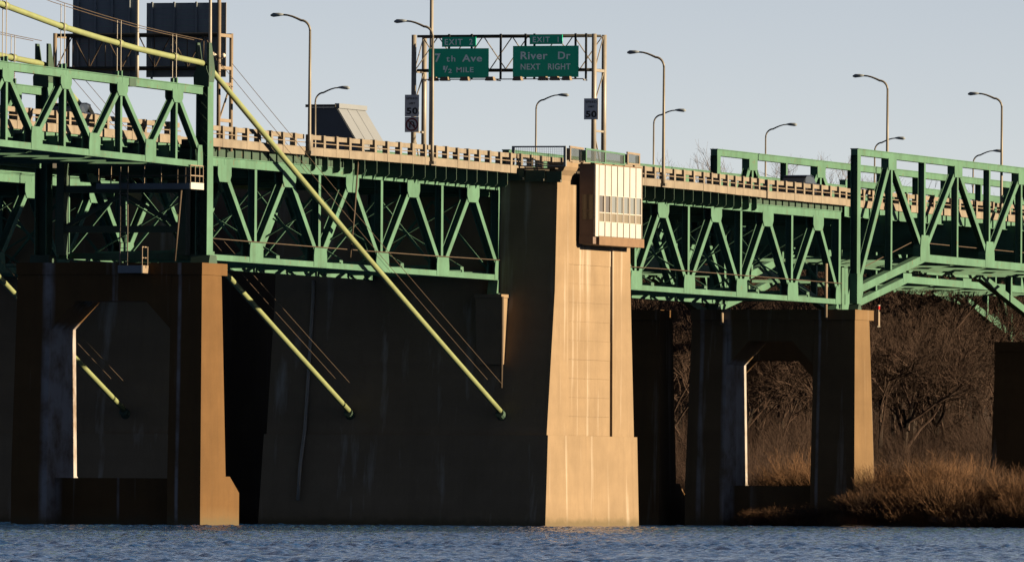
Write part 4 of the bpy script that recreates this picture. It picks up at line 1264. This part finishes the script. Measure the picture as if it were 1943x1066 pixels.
for x in (830, 852, 890, 938, 990, 1038, 1060, 1083):
    v = Q(x, 150, ug)[0]
    q = MB().hexa([(ug - 1.0, v - 0.28, zg_b - 0.10), (ug - 0.52, v - 0.28, zg_b - 0.10), (ug - 0.52, v + 0.28, zg_b - 0.10), (ug - 1.0, v + 0.28, zg_b - 0.10)],
                  [(ug - 0.95, v - 0.22, zg_b + 0.14), (ug - 0.56, v - 0.22, zg_b + 0.14), (ug - 0.56, v + 0.22, zg_b + 0.14), (ug - 0.95, v + 0.22, zg_b + 0.14)])
    q.build('sign_light', 'tan', gy)

us = ug - 0.02
def board(name, label, cat, x0, x1, y0, y1, u, mat, th=0.06, parent=None, border=None):
    va, z1 = Q(x1, y0, u)
    vb, z0 = Q(x0, y1, u)
    q = MB().box(u, u + th, va, vb, z0, z1)
    if parent is None:
        o = thing(name, label, cat, (u, (va + vb) / 2, z0))
        q.build('panel', mat, o)
    else:
        o = q.build(name, mat, parent)
    if border:
        root = o if parent is None else parent
        f = MB()
        w, e_ = 0.05, 0.07
        uu = u - 0.004
        f.box(uu, u - 0.001, va + e_, vb - e_, z1 - e_ - w, z1 - e_).box(uu, u - 0.001, va + e_, vb - e_, z0 + e_, z0 + e_ + w)
        f.box(uu, u - 0.001, va + e_, va + e_ + w, z0 + e_ + w, z1 - e_ - w).box(uu, u - 0.001, vb - e_ - w, vb - e_, z0 + e_ + w, z1 - e_ - w)
        f.build('border', border, root)
    return o
def px2(x, y, u):
    return Q(x, y, u)
def put(body, x0, x1, y0, y1, u, parent, mat='signtext', bold=0.012, name='lettering', spacing=1.1):
    va, za = Q(x0, y0, u)
    vb, zb = Q(x1, y1, u)
    return letter(name, body, 1.0, u - 0.006, (va + vb) / 2, (za + zb) / 2, parent, mat, abs(va - vb), abs(za - zb), bold, spacing)
s1 = board('exit_sign', 'green overhead sign reading 7 th Ave half mile with exit 2 tab', 'road sign', 813, 927, 92, 149, us, 'signgreen')
board('exit_tab', None, None, 838.5, 903, 70.5, 89.5, us, 'signgreen', parent=s1)
put('EXIT  2', 844, 897, 74.5, 85.5, us, s1, bold=0.016, spacing=1.2)
put('7', 825.5, 836, 102, 118.5, us, s1, bold=0.03)
put('th', 847, 864, 106, 117.5, us, s1, bold=0.008, spacing=1.25)
put('Ave', 877, 914.5, 104, 117.5, us, s1, bold=0.02)
put('1', 841, 845, 125.5, 133, us, s1, bold=0.02)
put('/', 843.5, 850, 125.5, 138, us, s1, bold=0.012)
put('2', 850.5, 857.5, 131, 139, us, s1, bold=0.02)
put('MILE', 866, 898.5, 128, 137.5, us, s1, bold=0.018)
s2 = board('exit_sign', 'green overhead sign reading River Dr next right with exit 1 tab', 'road sign', 973, 1097.5, 87, 147, us, 'signgreen')
board('exit_tab', None, None, 1005, 1067, 66, 84.5, us, 'signgreen', parent=s2)
put('EXIT  1', 1011, 1060, 70.5, 80.5, us, s2, bold=0.016, spacing=1.2)
put('River', 988, 1039, 98.5, 113, us, s2, bold=0.022)
put('Dr', 1059, 1082.5, 98.5, 112.5, us, s2, bold=0.022)
put('NEXT', 988, 1025, 121.5, 132.5, us, s2, bold=0.018)
put('RIGHT', 1040, 1082.5, 121, 132.5, us, s2, bold=0.018)
u5 = ug - 0.22
sp1 = board('speed_limit_sign', 'grey speed limit 50 sign on the left gantry column, no U-turn symbol below', 'road sign', 768, 795, 180, 221.5, u5, 'signgrey', 0.03, border=None)
put('SPEED', 771, 792, 185, 189, u5, sp1, 'signblack', 0.02)
put('LIMIT', 776, 788, 194.5, 198, u5, sp1, 'signblack', 0.015)
put('50', 771.5, 792.5, 204.5, 217, u5, sp1, 'signblack', 0.03)
nu = board('no_turn_sign', 'no U-turn sign with a red ring, just under the left speed limit sign', 'road sign', 768, 795, 222, 251, u5, 'signgrey', 0.03)
vc_, zc_ = Q(781.5, 236.5, u5)
def ring(r0, r1, u, n=28, d=0.004):
    q = MB()
    for i in range(n):
        a, b = 2 * math.pi * i / n, 2 * math.pi * (i + 1) / n
        q.add([(u, vc_ + r0 * math.cos(a), zc_ + r0 * math.sin(a)), (u, vc_ + r0 * math.cos(b), zc_ + r0 * math.sin(b)), (u, vc_ + r1 * math.cos(b), zc_ + r1 * math.sin(b)), (u, vc_ + r1 * math.cos(a), zc_ + r1 * math.sin(a))], [(0, 3, 2, 1)])
    return q
ring(0.31, 0.405, u5 - 0.006).build('red_ring', 'signred', nu)
q = MB()
pts = [(0.13, -0.2), (0.13, 0.02)] + [(0.13 * math.cos(a), 0.02 + 0.15 * math.sin(a)) for a in [i * math.pi / 8 for i in range(9)]] + [(-0.13, -0.08)]
for (a, b), (c, d) in zip(pts[:-1], pts[1:]):
    q.bar((u5 - 0.004, vc_ + a, zc_ + b), (u5 - 0.004, vc_ + c, zc_ + d), 0.08, 0.005, (1, 0, 0))
q.prism_x([(vc_ - 0.25, zc_ - 0.06), (vc_ - 0.01, zc_ - 0.06), (vc_ - 0.13, zc_ - 0.22)], u5 - 0.0065, u5 - 0.002)
q.build('turn_arrow', 'signblack', nu)
MB().bar((u5 - 0.009, vc_ + 0.24, zc_ + 0.24), (u5 - 0.009, vc_ - 0.24, zc_ - 0.24), 0.075, 0.004, (1, 0, 0)).build('red_slash', 'signred', nu)
sp2 = board('speed_limit_sign', 'grey speed limit 50 sign on the right gantry column', 'road sign', 1108, 1135, 187, 227, u5, 'signgrey', 0.03)
put('SPEED', 1111, 1132, 191.5, 195.5, u5, sp2, 'signblack', 0.02)
put('LIMIT', 1116, 1128, 201, 204.5, u5, sp2, 'signblack', 0.015)
put('50', 1111.5, 1132, 210.5, 223, u5, sp2, 'signblack', 0.03)

# gantry with the two dark sign backs, near the bent
VK0 = 0.55
uk = P(415, 150, VK0)[0]
VK1 = Q(104, 150, uk)[0]
gk = thing('sign_gantry', 'gantry of rusty lattice holding the two dark sign backs at upper left', 'sign gantry', (uk, (VK0 + VK1) / 2, 21))
zk_t, zk_b = Q(260, 66, uk)[1], Q(260, 129, uk)[1]
for v in (VK0, VK1):
    for du in (0, 2.05):
        MB().tube([(uk + du, v, 20.9), (uk + du, v, zk_t + (2.0 if (du == 0 and v == VK0) else 0.1))], 0.115, 10).build('column', 'tan', gk, True)
    for z in (zk_t - 0.05, zk_b, zk_b - 0.9, 22.6):
        MB().box(uk + 0.12, uk + 1.92, v - 0.06, v + 0.06, z - 0.09, z + 0.09).build('column_tie', 'tan', gk)
    MB().bar((uk + 0.1, v, 22.6), (uk + 1.95, v, zk_b - 0.9), 0.08, 0.08).build('column_brace', 'tan', gk)
for du in (0.25, 1.8):
    for z in (zk_t, zk_b):
        MB().tube([(uk + du, VK0, z), (uk + du, VK1, z)], 0.09, 8).build('chord', 'dark', gk)
nb = 10
for i in range(nb):
    a, b = lerp(VK0, VK1, i / nb), lerp(VK0, VK1, (i + 1) / nb)
    za, zb = (zk_t, zk_b) if i % 2 else (zk_b, zk_t)
    MB().tube([(uk + 0.25, a, za), (uk + 0.25, b, zb)], 0.035, 6).build('web_diagonal', 'rusty', gk)
    MB().tube([(uk + 0.2, a, zk_b), (uk + 0.2, a, zk_t)], 0.03, 6).build('web_post', 'rusty', gk)
ubk = uk + 2.1
def back(label, xa, xb, ya, yb):
    va, z1 = Q(xb, ya, ubk)
    vb, z0 = Q(xa, yb, ubk)
    t = thing('road_sign', label, 'road sign', (ubk, (va + vb) / 2, z0), 'dark sign backs on the left gantry')
    n = max(5, int((z1 - z0) / 0.3))
    for i in range(n):
        a, b = lerp(z0, z1, i / n), lerp(z0, z1, (i + 1) / n)
        MB().box(ubk + 0.12, ubk + 0.15 + 0.008 * (i % 2), va, vb, a + 0.004, b - 0.004).build('plank', 'signback', t)
    MB().box(ubk + 0.16, ubk + 0.18, va, vb, z0, z1).build('sign_face', 'signgreen', t)
    m = 4
    for i in range(m):
        v = lerp(va + 0.35, vb - 0.35, i / (m - 1))
        MB().box(ubk, ubk + 0.118, v - 0.05, v + 0.05, z0 - 0.1, z1 + 0.05).build('back_rib', 'signback', t)
    MB().box(ubk + 0.12, ubk + 0.17, va - 0.09, va - 0.002, z0, z1).build('edge_trim', 'galv', t)
    return t
back('left dark sign back, taller, behind the yellow-green cable', 136, 256, -14, 148)
back('right dark sign back beside the bent, behind the yellow-green cable', 276, 425, 5, 147)
q = thing('lamp_pair', 'pair of small white globes on an arm of the left gantry column', 'lamp', (uk, VK0 - 0.3, 26))  # ceramic insulators on the pole, not lamps
zi = Q(415, 106, uk)[1]
for x in (407, 424):
    v = Q(x, 106, uk - 0.2)[0]
    me = MB()
    for k in range(6):
        pass
    me.tube([(uk - 0.2, v, zi - 0.12), (uk - 0.2, v, zi - 0.05), (uk - 0.2, v, zi + 0.05), (uk - 0.2, v, zi + 0.12)], [0.06, 0.13, 0.13, 0.06], 10)
    me.build('globe', 'lampwhite', q, True)
MB().box(uk - 0.24, uk - 0.16, Q(424, 106, uk)[0], Q(407, 106, uk)[0], zi - 0.18, zi - 0.121).build('arm', 'tan', q)

# ---------------------------------------------------------------- cars on the bridge
def car(label, x0, x1, y, v, mat='bluecar'):
    uc = P((x0 + x1) / 2, y, v)[0]
    z0 = zroad(uc) - 0.02
    t = thing('car', label, 'car', (uc, v, z0))
    L, Wd, Hh = 4.6, 0.9, 1.5
    prof = [(-2.3, 0.35), (2.3, 0.35), (2.3, 0.75), (2.2, 0.9), (1.2, 1.0), (-2.1, 1.02), (-2.3, 0.8)]
    MB().prism_y([(uc + a, z0 + b) for a, b in prof], v - Wd, v + Wd).build('body', mat, t)
    cab = [(1.15, 1.002), (0.45, 1.44), (-0.2, 1.52), (-1.1, 1.47), (-1.95, 1.022)]
    lo = [(a, b) for a, b in cab]
    q = MB().prism_y([(uc + a * 0.97, z0 + 1.0 + (b - 1.0) * 0.93) for a, b in lo], v - 0.74, v + 0.74)
    q.build('glasshouse', 'carglass', t)
    q = MB()
    q.prism_y([(uc + 0.45, z0 + 1.40), (uc + 0.4, z0 + 1.47), (uc - 0.2, z0 + 1.55), (uc - 1.1, z0 + 1.50), (uc - 1.2, z0 + 1.43), (uc - 0.2, z0 + 1.48)], v - 0.77, v + 0.77)
    q.build('roof', mat, t)
    for a in (-1.4, 1.4):
        for s in (-1, 1):
            MB().tube([(uc + a, v + s * 0.70, z0 + 0.33), (uc + a, v + s * 0.92, z0 + 0.33)], 0.33, 14).build('wheel', 'tyre', t)
    return t
car('dark blue car whose roof shows above the barrier left of the through truss', 1490, 1548, 345, 2.6)
car('blue car half hidden behind the stiffening truss at upper left', 112, 172, 200, 2.9)

# ---------------------------------------------------------------- pipes, wires and small fittings
def pipe(name, label, pts, r, mat, cat='pipe', group=None):
    o = MB().tube(pts, r, 8).build(name, mat, None, True)
    return tag(o, label, cat, group)
va_p, _ = Q(580, 700, -2.0)
def face_u(z): return -2.15 - (5.42 - z) * 0.175 if z < 5.42 else (-2.0 + (z - 5.42) * 0.161 if z < 14 else -0.62)
pipe('drain_pipe', 'long grey drain pipe down the dark anchorage face', [(face_u(z) - 0.06, va_p + (0.12 if z < 5 else 0), z) for z in (1.5, 3.5, 5.2)] + [(face_u(5.9) - 0.10, va_p, 5.9)] + [(face_u(z) - 0.06, va_p, z) for z in (8, 11, 13.8)] + [(face_u(13.8) - 0.06, va_p, 14.6)], 0.11, 'galv')
va_q, _ = Q(953, 650, -2.6)
pipe('drain_pipe', 'short brown drain pipe below the end of the left deck truss', [(-2.62, va_q, 13.6), (-2.62, va_q, 11.0), (-2.62, va_q + 0.05, 8.2)], 0.09, 'rusty')
for x, y0_, y1_, v, lab in ((1370, 590, 616, -0.2, 'pale downspout end on the top of the right pier'), (1567, 500, 602, 0.9, 'pale downspout beside the end of the right deck truss')):
    u = 66.5
    vv = Q(x, 600, u)[0]
    pipe('downspout', lab, [(u, vv, Q(x, y0_, u)[1]), (u, vv, Q(x, y1_, u)[1])], 0.11, 'tan')
for z, lab in ((16.05, 'thin wire strung along the left deck truss, upper one'), ):
    pipe('messenger_wire', 'thin brown wire strung along the left deck truss', [(-53, 0.55, 16.0), (-40, 0.55, 15.92), (-27, 0.55, 15.85), (-14, 0.55, 15.80), (-0.6, 0.55, 15.80)], 0.028, 'rusty', 'wire', 'wires along the trusses')
    pipe('messenger_wire', 'thin brown wire strung along the deck truss right of the control house', [(14.2, 0.55, 15.9), (30, 0.55, 15.9), (50, 0.55, 15.8), (69, 0.55, 15.7)], 0.025, 'rusty', 'wire', 'wires along the trusses')
    pipe('messenger_wire', 'thin brown wire strung across the right hand through truss', [(69.9, 0.3, 16.3), (84, 0.3, 18.7), (100, 0.3, 18.6), (115, 0.3, 18.5)], 0.03, 'rusty', 'wire', 'wires along the trusses')
vpx = Q(332, 450, -57.6)[0]
pipe('conduit', 'thin rusty conduit leaning beside the left bent above the pier cap', [(-57.6, vpx, 14.6), (-57.6, Q(344, 380, -57.6)[0], 18.5)], 0.06, 'rusty')
upx = P(675, 450, 0.3)[0]
pipe('conduit', 'thin dark pipe hanging in front of the left deck truss', [(upx - 0.7, 0.38, 15.4), (upx, 0.38, 18.0), (upx + 0.6, 0.38, 21.0)], 0.05, 'rusty')
# red navigation light on the right pier
un, zn = P(1667, 583, -1.2)
nv = thing('navigation_light', 'red and white navigation light at the corner of the right pier cap', 'navigation light', (un, -1.2, zn - 0.8))
MB().tube([(un, -1.2, zn - 0.9), (un, -1.2, zn - 0.15)], 0.04, 8).build('post', 'galv', nv)
MB().tube([(un, -1.2, zn - 0.14), (un, -1.2, zn + 0.10)], 0.10, 10).build('lens', 'red', nv)
MB().tube([(un, -1.2, zn + 0.101), (un, -1.2, zn + 0.15)], 0.11, 10).build('hood', 'lampwhite', nv)
MB().box(un - 0.5, un - 0.15, -1.35, -1.06, zn - 1.2, zn - 0.3).build('battery_box', 'tan', nv)
MB().box(70.87, un + 0.1, -1.3, -1.1, zn - 1.28, zn - 1.202).build('bracket', 'pole', nv)
# bearings under the truss ends
for nm, u, v, zt2, zb2_, lab in (('truss_bearing', -52.6, VN, 14.76, 14.525, 'green bearing shoe under the left end of the sunlit deck truss'), ('truss_bearing', -0.75, VN, 14.60, 13.76, 'dark bearing shoe on the pedestal at the anchorage'),
                            ('truss_bearing', 68.2, VN, 14.34, 13.99, 'bearing shoe under the right end of the deck truss')):
    t = thing(nm, lab, 'bearing', (u, v, zb2_))
    MB().prism_y([(u - 0.4, zb2_), (u + 0.4, zb2_), (u + 0.16, zt2 - 0.002), (u - 0.16, zt2 - 0.002)], v - 0.3, v + 0.3).build('rocker', 'green', t)
    MB().box(u - 0.45, u + 0.45, v - 0.42, v - 0.31, zb2_, zb2_ + 0.06).build('masonry_plate', 'dkgreen', t)

# ---------------------------------------------------------------- building with the slanted metal roof
def far_building():
    dist = 1350.0
    a = PD(588, 204, dist); b = PD(638, 204, dist); c = PD(672, 262, dist)
    t = thing('metal_roof_building', 'building with a dark slate side and slanted pale metal roof above the barrier', 'building', (a.x, a.y, 0))
    w = (b - a)
    d = Vector((1, 0, 0))
    r = Vector((0, -1, 0))
    z1, zlow = a.z, 8.0
    ext = 4.0
    def pt(base, side, depth, z):
        return (base.x + r.x * side + d.x * depth, base.y + r.y * side + d.y * depth, z)
    wd = (b - a).length / ST
    run = (c - a).length
    slope = (c - b).dot(RGT) / ST
    drop = b.z - c.z
    k = (z1 - zlow) / drop
    s_low = slope * k
    front = [pt(a, 0, 0, zlow), pt(a, wd + s_low, 0, zlow), pt(a, wd, 0, z1), pt(a, 0, 0, z1)]
    back_ = [pt(a, 0, 9, zlow), pt(a, wd + s_low, 9, zlow), pt(a, wd, 9, z1), pt(a, 0, 9, z1)]
    MB().add(front + back_, [(0, 1, 2, 3), (7, 6, 5, 4), (3, 2, 6, 7), (0, 3, 7, 4), (1, 5, 6, 2), (0, 4, 5, 1)]).build('wall', 'slate', t)
    # slanted roof strips with standing seams
    F0 = Vector(front[2]); F1 = Vector(front[1])
    G0 = F0 + d * 9; G1 = F1 + d * 9
    n = 3
    nrm = (F1 - F0).cross(G0 - F0).normalized()
    if nrm.dot(r) < 0: nrm = -nrm
    lift = nrm * 0.1
    for i in range(n):
        p, q_ = F0.lerp(G0, (i + 0.02) / n), F0.lerp(G0, (i + 0.98) / n)
        p2, q2 = F1.lerp(G1, (i + 0.02) / n), F1.lerp(G1, (i + 0.98) / n)
        MB().add([p + nrm * 0.02, q_ + nrm * 0.02, q2 + nrm * 0.02, p2 + nrm * 0.02, p + lift, q_ + lift, q2 + lift, p2 + lift], [(0, 1, 2, 3), (7, 6, 5, 4), (0, 4, 5, 1), (1, 5, 6, 2), (2, 6, 7, 3), (3, 7, 4, 0)]).build('roof_panel', 'roofmetal', t)
    MB().add([Vector(front[3]) - r * 0.4 + UP * 0.01, F0 + UP * 0.01, F0 + UP * 0.3, Vector(front[3]) - r * 0.4 + UP * 0.3,
              Vector(front[3]) - r * 0.4 - d * 0.3 + UP * 0.01, F0 - d * 0.3 + UP * 0.01, F0 - d * 0.3 + UP * 0.3, Vector(front[3]) - r * 0.4 - d * 0.3 + UP * 0.3],
             [(3, 2, 1, 0), (4, 5, 6, 7), (0, 1, 5, 4), (1, 2, 6, 5), (2, 3, 7, 6), (3, 0, 4, 7)]).build('coping', 'dark', t)
    G = MB()
    G.bar(F0 + nrm * 0.12 + UP * 0.1, G0 + nrm * 0.12 + UP * 0.1, 0.5, 0.5).build('ridge_cap', 'roofmetal', t)
far_building()

# ---------------------------------------------------------------- bare trees
def tree_meshes(seed, h, spread, levels=6, mat_b='bark', mat_t='twig'):
    r = random.Random(seed)
    trunk, crown = MB(), MB()
    def seg(q, a, b, ra, rb):
        q.tube([a, b], [ra, rb], 3 if ra < 0.06 else 5, cap=False)
    def grow(p, d, L, rad, lev):
        n = 3 if lev < 2 else (2 if lev < 5 else 1)
        q = trunk if lev == 0 else crown
        pts = [p]
        cur, dd = p, d
        for i in range(n):
            dd = (dd + Vector((r.gauss(0, 0.14), r.gauss(0, 0.14), r.gauss(0.05, 0.08)))).normalized()
            nxt = cur + dd * (L / n)
            ra, rb = rad * (1 - 0.35 * i / n), rad * (1 - 0.35 * (i + 1) / n)
            seg(q, cur, nxt, max(ra, 0.009), max(rb, 0.007))
            cur = nxt
            pts.append(cur)
        if lev >= levels: return
        k = {0: 5, 1: 4, 2: 4, 3: 4, 4: 3, 5: 3}.get(lev, 3)
        for i in range(k):
            base = pts[r.randint(max(1, n - 1), n)] if lev else pts[1].lerp(pts[-1], r.random())
            ang = r.uniform(0.35, 0.95) * spread
            az = r.uniform(0, 6.28)
            s = dd.orthogonal().normalized()
            t = dd.cross(s)
            nd = (dd * math.cos(ang) + (s * math.cos(az) + t * math.sin(az)) * math.sin(ang) + Vector((0, 0, 0.12))).normalized()
            grow(base, nd, L * r.uniform(0.55, 0.78), rad * r.uniform(0.45, 0.62), lev + 1)
    grow(Vector((0, 0, -0.3)), Vector((0, 0, 1)), h * 0.36, h * 0.0125, 0)
    return trunk.mesh('trunk', mat_b), crown.mesh('crown', mat_t)
near_var = [tree_meshes(s, 1.0 * hh, sp, 6) for s, hh, sp in ((1, 17, 0.9), (2, 15, 1.1), (3, 18, 0.85), (4, 14, 1.0), (5, 16, 1.15), (6, 19, 0.95))]
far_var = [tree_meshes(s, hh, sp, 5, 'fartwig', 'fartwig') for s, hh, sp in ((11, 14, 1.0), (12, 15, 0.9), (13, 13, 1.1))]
def plant_tree(var, x, y, sc, rz, label, group):
    t = thing('bare_tree', label, 'tree', (x, y, bank_h(x, y) - 0.2), group)
    for nm, me in zip(('trunk', 'crown'), var):
        o = bpy.data.objects.new(nm, me)
        COL.objects.link(o)
        o.parent = t
    t.rotation_euler = (0, 0, rz)
    t.scale = (sc, sc, sc * rnd.uniform(0.9, 1.15))
    return t
cnt = 0
tr = random.Random(21)
for i in range(155):
    dist = tr.uniform(940, 1190)
    x = tr.uniform(1180, 2010)
    p = PD(x, 960, dist)
    if p.x < 120 and -3 < p.y < 40: continue
    plant_tree(tr.choice(near_var), p.x, p.y, tr.uniform(0.75, 1.15), tr.uniform(0, 6.28), 'bare brown winter tree in the dense dark wood behind the right hand spans', 'trees of the wood behind the bridge')
for i in range(140):
    dist = tr.uniform(1350, 1750)
    x = tr.uniform(690, 1680)
    p = PD(x, 960, dist)
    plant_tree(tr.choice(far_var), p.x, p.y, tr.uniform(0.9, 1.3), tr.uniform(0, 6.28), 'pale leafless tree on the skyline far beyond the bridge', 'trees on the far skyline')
# ---------------------------------------------------------------- shrubs on the bank
def shrub_mesh(seed, h, w, n):
    r = random.Random(seed)
    q = MB()
    for i in range(n):
        a, rad = r.uniform(0, 6.28), w * math.sqrt(r.random()) * 0.5
        p = Vector((rad * math.cos(a), rad * math.sin(a), -0.2))
        lean = Vector((p.x * 0.4 + r.gauss(0, 0.45), p.y * 0.4 + r.gauss(0, 0.45), 1)).normalized()
        L = h * r.uniform(0.25, 1.0)
        m_ = p + lean * L * 0.5 + Vector((r.gauss(0, 0.08), r.gauss(0, 0.08), 0))
        e = p + lean * L + Vector((r.gauss(0, 0.18), r.gauss(0, 0.18), 0))
        q.tube([p, m_, e], [0.013, 0.010, 0.005], 3, cap=False)
        for k in range(5):
            f = r.uniform(0.3, 0.95)
            b = p.lerp(e, f)
            d = (lean + Vector((r.gauss(0, 0.8), r.gauss(0, 0.8), r.gauss(0, 0.35)))).normalized()
            q.tube([b, b + d * L * r.uniform(0.12, 0.32)], [0.007, 0.004], 3, cap=False)
    return q.mesh('stems', 'shrub')
MAT['shrub2'] = mk('dark_red_brown_stems', (0.085, 0.048, 0.030), 0.95, 0.4, 0.6)
sv = [shrub_mesh(s, h, w, n) for s, h, w, n in ((31, 2.7, 2.8, 420), (32, 3.3, 2.4, 360), (33, 2.2, 3.4, 460), (34, 1.7, 2.8, 400))]
sv2 = []
for me in sv:
    m2 = me.copy()
    m2.materials.clear()
    m2.materials.append(MAT['shrub2'])
    sv2.append(m2)
for i in range(290):
    y = tr.uniform(-16, 6.8) if i < 250 else tr.uniform(0.5, 7.0)
    x = (63.4 if i % 3 == 0 else 64.2) + abs(tr.gauss(0, 1)) * (1.6 if i % 3 == 0 else 9) + (0 if y < 0 else y * 0.12)
    if 65.0 < x < 72.5 and -1.6 < y < 10.5: continue
    sc = tr.uniform(0.55, 1.1) * (0.7 if i % 3 == 0 else 1.0)
    if -1.5 < y < 7 and x < 66: sc *= 0.55
    darkone = math.sin(y * 1.7 + 0.6 * x) + 0.7 * math.sin(y * 0.6 + 2) + tr.gauss(0, 0.4) > 0.45
    if hnoise(y * 14, x * 9) > 0.75: sc *= 0.55
    me = tr.choice(sv2 if darkone else sv)
    o = bpy.data.objects.new('dry_shrub', me)
    COL.objects.link(o)
    o.location = (x, y, bank_h(x, y) - 0.05)
    o.rotation_euler = (0, 0, tr.uniform(0, 6.28))
    o.scale = (sc, sc, sc * tr.uniform(0.85, 1.2))
    if darkone: tag(o, 'dark red brown bare shrub among the golden ones along the bank by the right pier', 'shrub', 'dark shrubs of the bank thicket')
    else: tag(o, 'dry golden brown shrub in the thicket along the bank by the right pier', 'shrub', 'golden shrubs of the bank thicket')
# darker saplings of the understory behind the brush
def shrub_dark(seed, h, w, n):
    me = shrub_mesh(seed, h, w, n)
    me.materials.clear()
    me.materials.append(MAT['twig'])
    return me
dv_ = [shrub_dark(s_, h, w, n) for s_, h, w, n in ((41, 6.5, 5.0, 520), (42, 5.0, 5.5, 560), (43, 8.0, 4.5, 480))]
for i in range(170):
    dist = tr.uniform(868, 1010)
    x = tr.uniform(1260, 2010)
    p = PD(x, 960, dist)
    if (UY - 4 < p.x < UY + 7 and p.y < 13) or (x > 1835 and p.x < UY): continue
    if bank_h(p.x, p.y) < 0.3 or 64 < p.x < 75: continue
    o = bpy.data.objects.new('sapling_clump', tr.choice(dv_))
    COL.objects.link(o)
    sc = tr.uniform(0.4, 0.8)
    o.location = (p.x, p.y, bank_h(p.x, p.y) - 0.05)
    o.rotation_euler = (0, 0, tr.uniform(0, 6.28))
    o.scale = (sc, sc, sc * tr.uniform(0.8, 1.2))
    tag(o, 'dark bare sapling clump in the understory between the brush and the wood', 'sapling', 'saplings below the wood')
# dead grass fringe along the waterline
q = MB()
for i in range(9000):
    y = tr.uniform(-20, 7)
    sh = 62.5 + (0 if y < 5 else (y - 5) * 5)
    x = sh + 1.2 * math.sin(y * 0.45) + 0.7 * math.sin(y * 1.1) + abs(tr.gauss(0, 0.9)) + 0.3
    z = bank_h(x, y) - 0.03
    h = tr.uniform(0.25, 0.9)
    dx, dy = tr.gauss(0, 0.18), tr.gauss(0, 0.18)
    q.add([(x - 0.012, y, z), (x + 0.012, y + 0.012, z), (x + dx * h, y + dy * h, z + h)], [(0, 1, 2)])
o = q.build('dead_grass', 'shrub')
o['kind'] = 'stuff'
# pale rocks at the waterline
for i, (x, y_) in enumerate(((1772, 978), (1790, 981), (1686, 984), (1755, 985), (1822, 980), (1708, 987), (1848, 984))):
    u = 63.6 + 0.2 * i % 1
    v = Q(x, y_, u)[0]
    z = bank_h(u, v)
    r = rnd.uniform(0.25, 0.5)
    me = MB()
    rings = [(-0.4, 0.7), (0.0, 1.0), (0.45, 0.85), (0.75, 0.4)]
    n = 8
    for zz, rr in rings:
        for k in range(n):
            a = 2 * math.pi * k / n
            j = rnd.uniform(0.8, 1.2)
            me.v.append((u + r * rr * j * math.cos(a), v + r * rr * j * 1.2 * math.sin(a), z + r * zz * rnd.uniform(0.9, 1.1)))
    for a in range(len(rings) - 1):
        for k in range(n):
            me.f.append((a * n + k, a * n + (k + 1) % n, (a + 1) * n + (k + 1) % n, (a + 1) * n + k))
    me.f.append(tuple((len(rings) - 1) * n + k for k in range(n)))
    tag(me.build('rock', 'rock'), ['palest rock at the waterline below the shrubs', 'rock touching the right side of the palest rock at the waterline', 'rock at the foot of the right pier, leftmost of the row', 'rock just left of the palest rock at the waterline',
        'rock second from the right end of the waterline row', 'rock second from the left end, beside the pier foot', 'rock at the right end of the waterline row'][i], 'rock', 'rocks at the waterline')
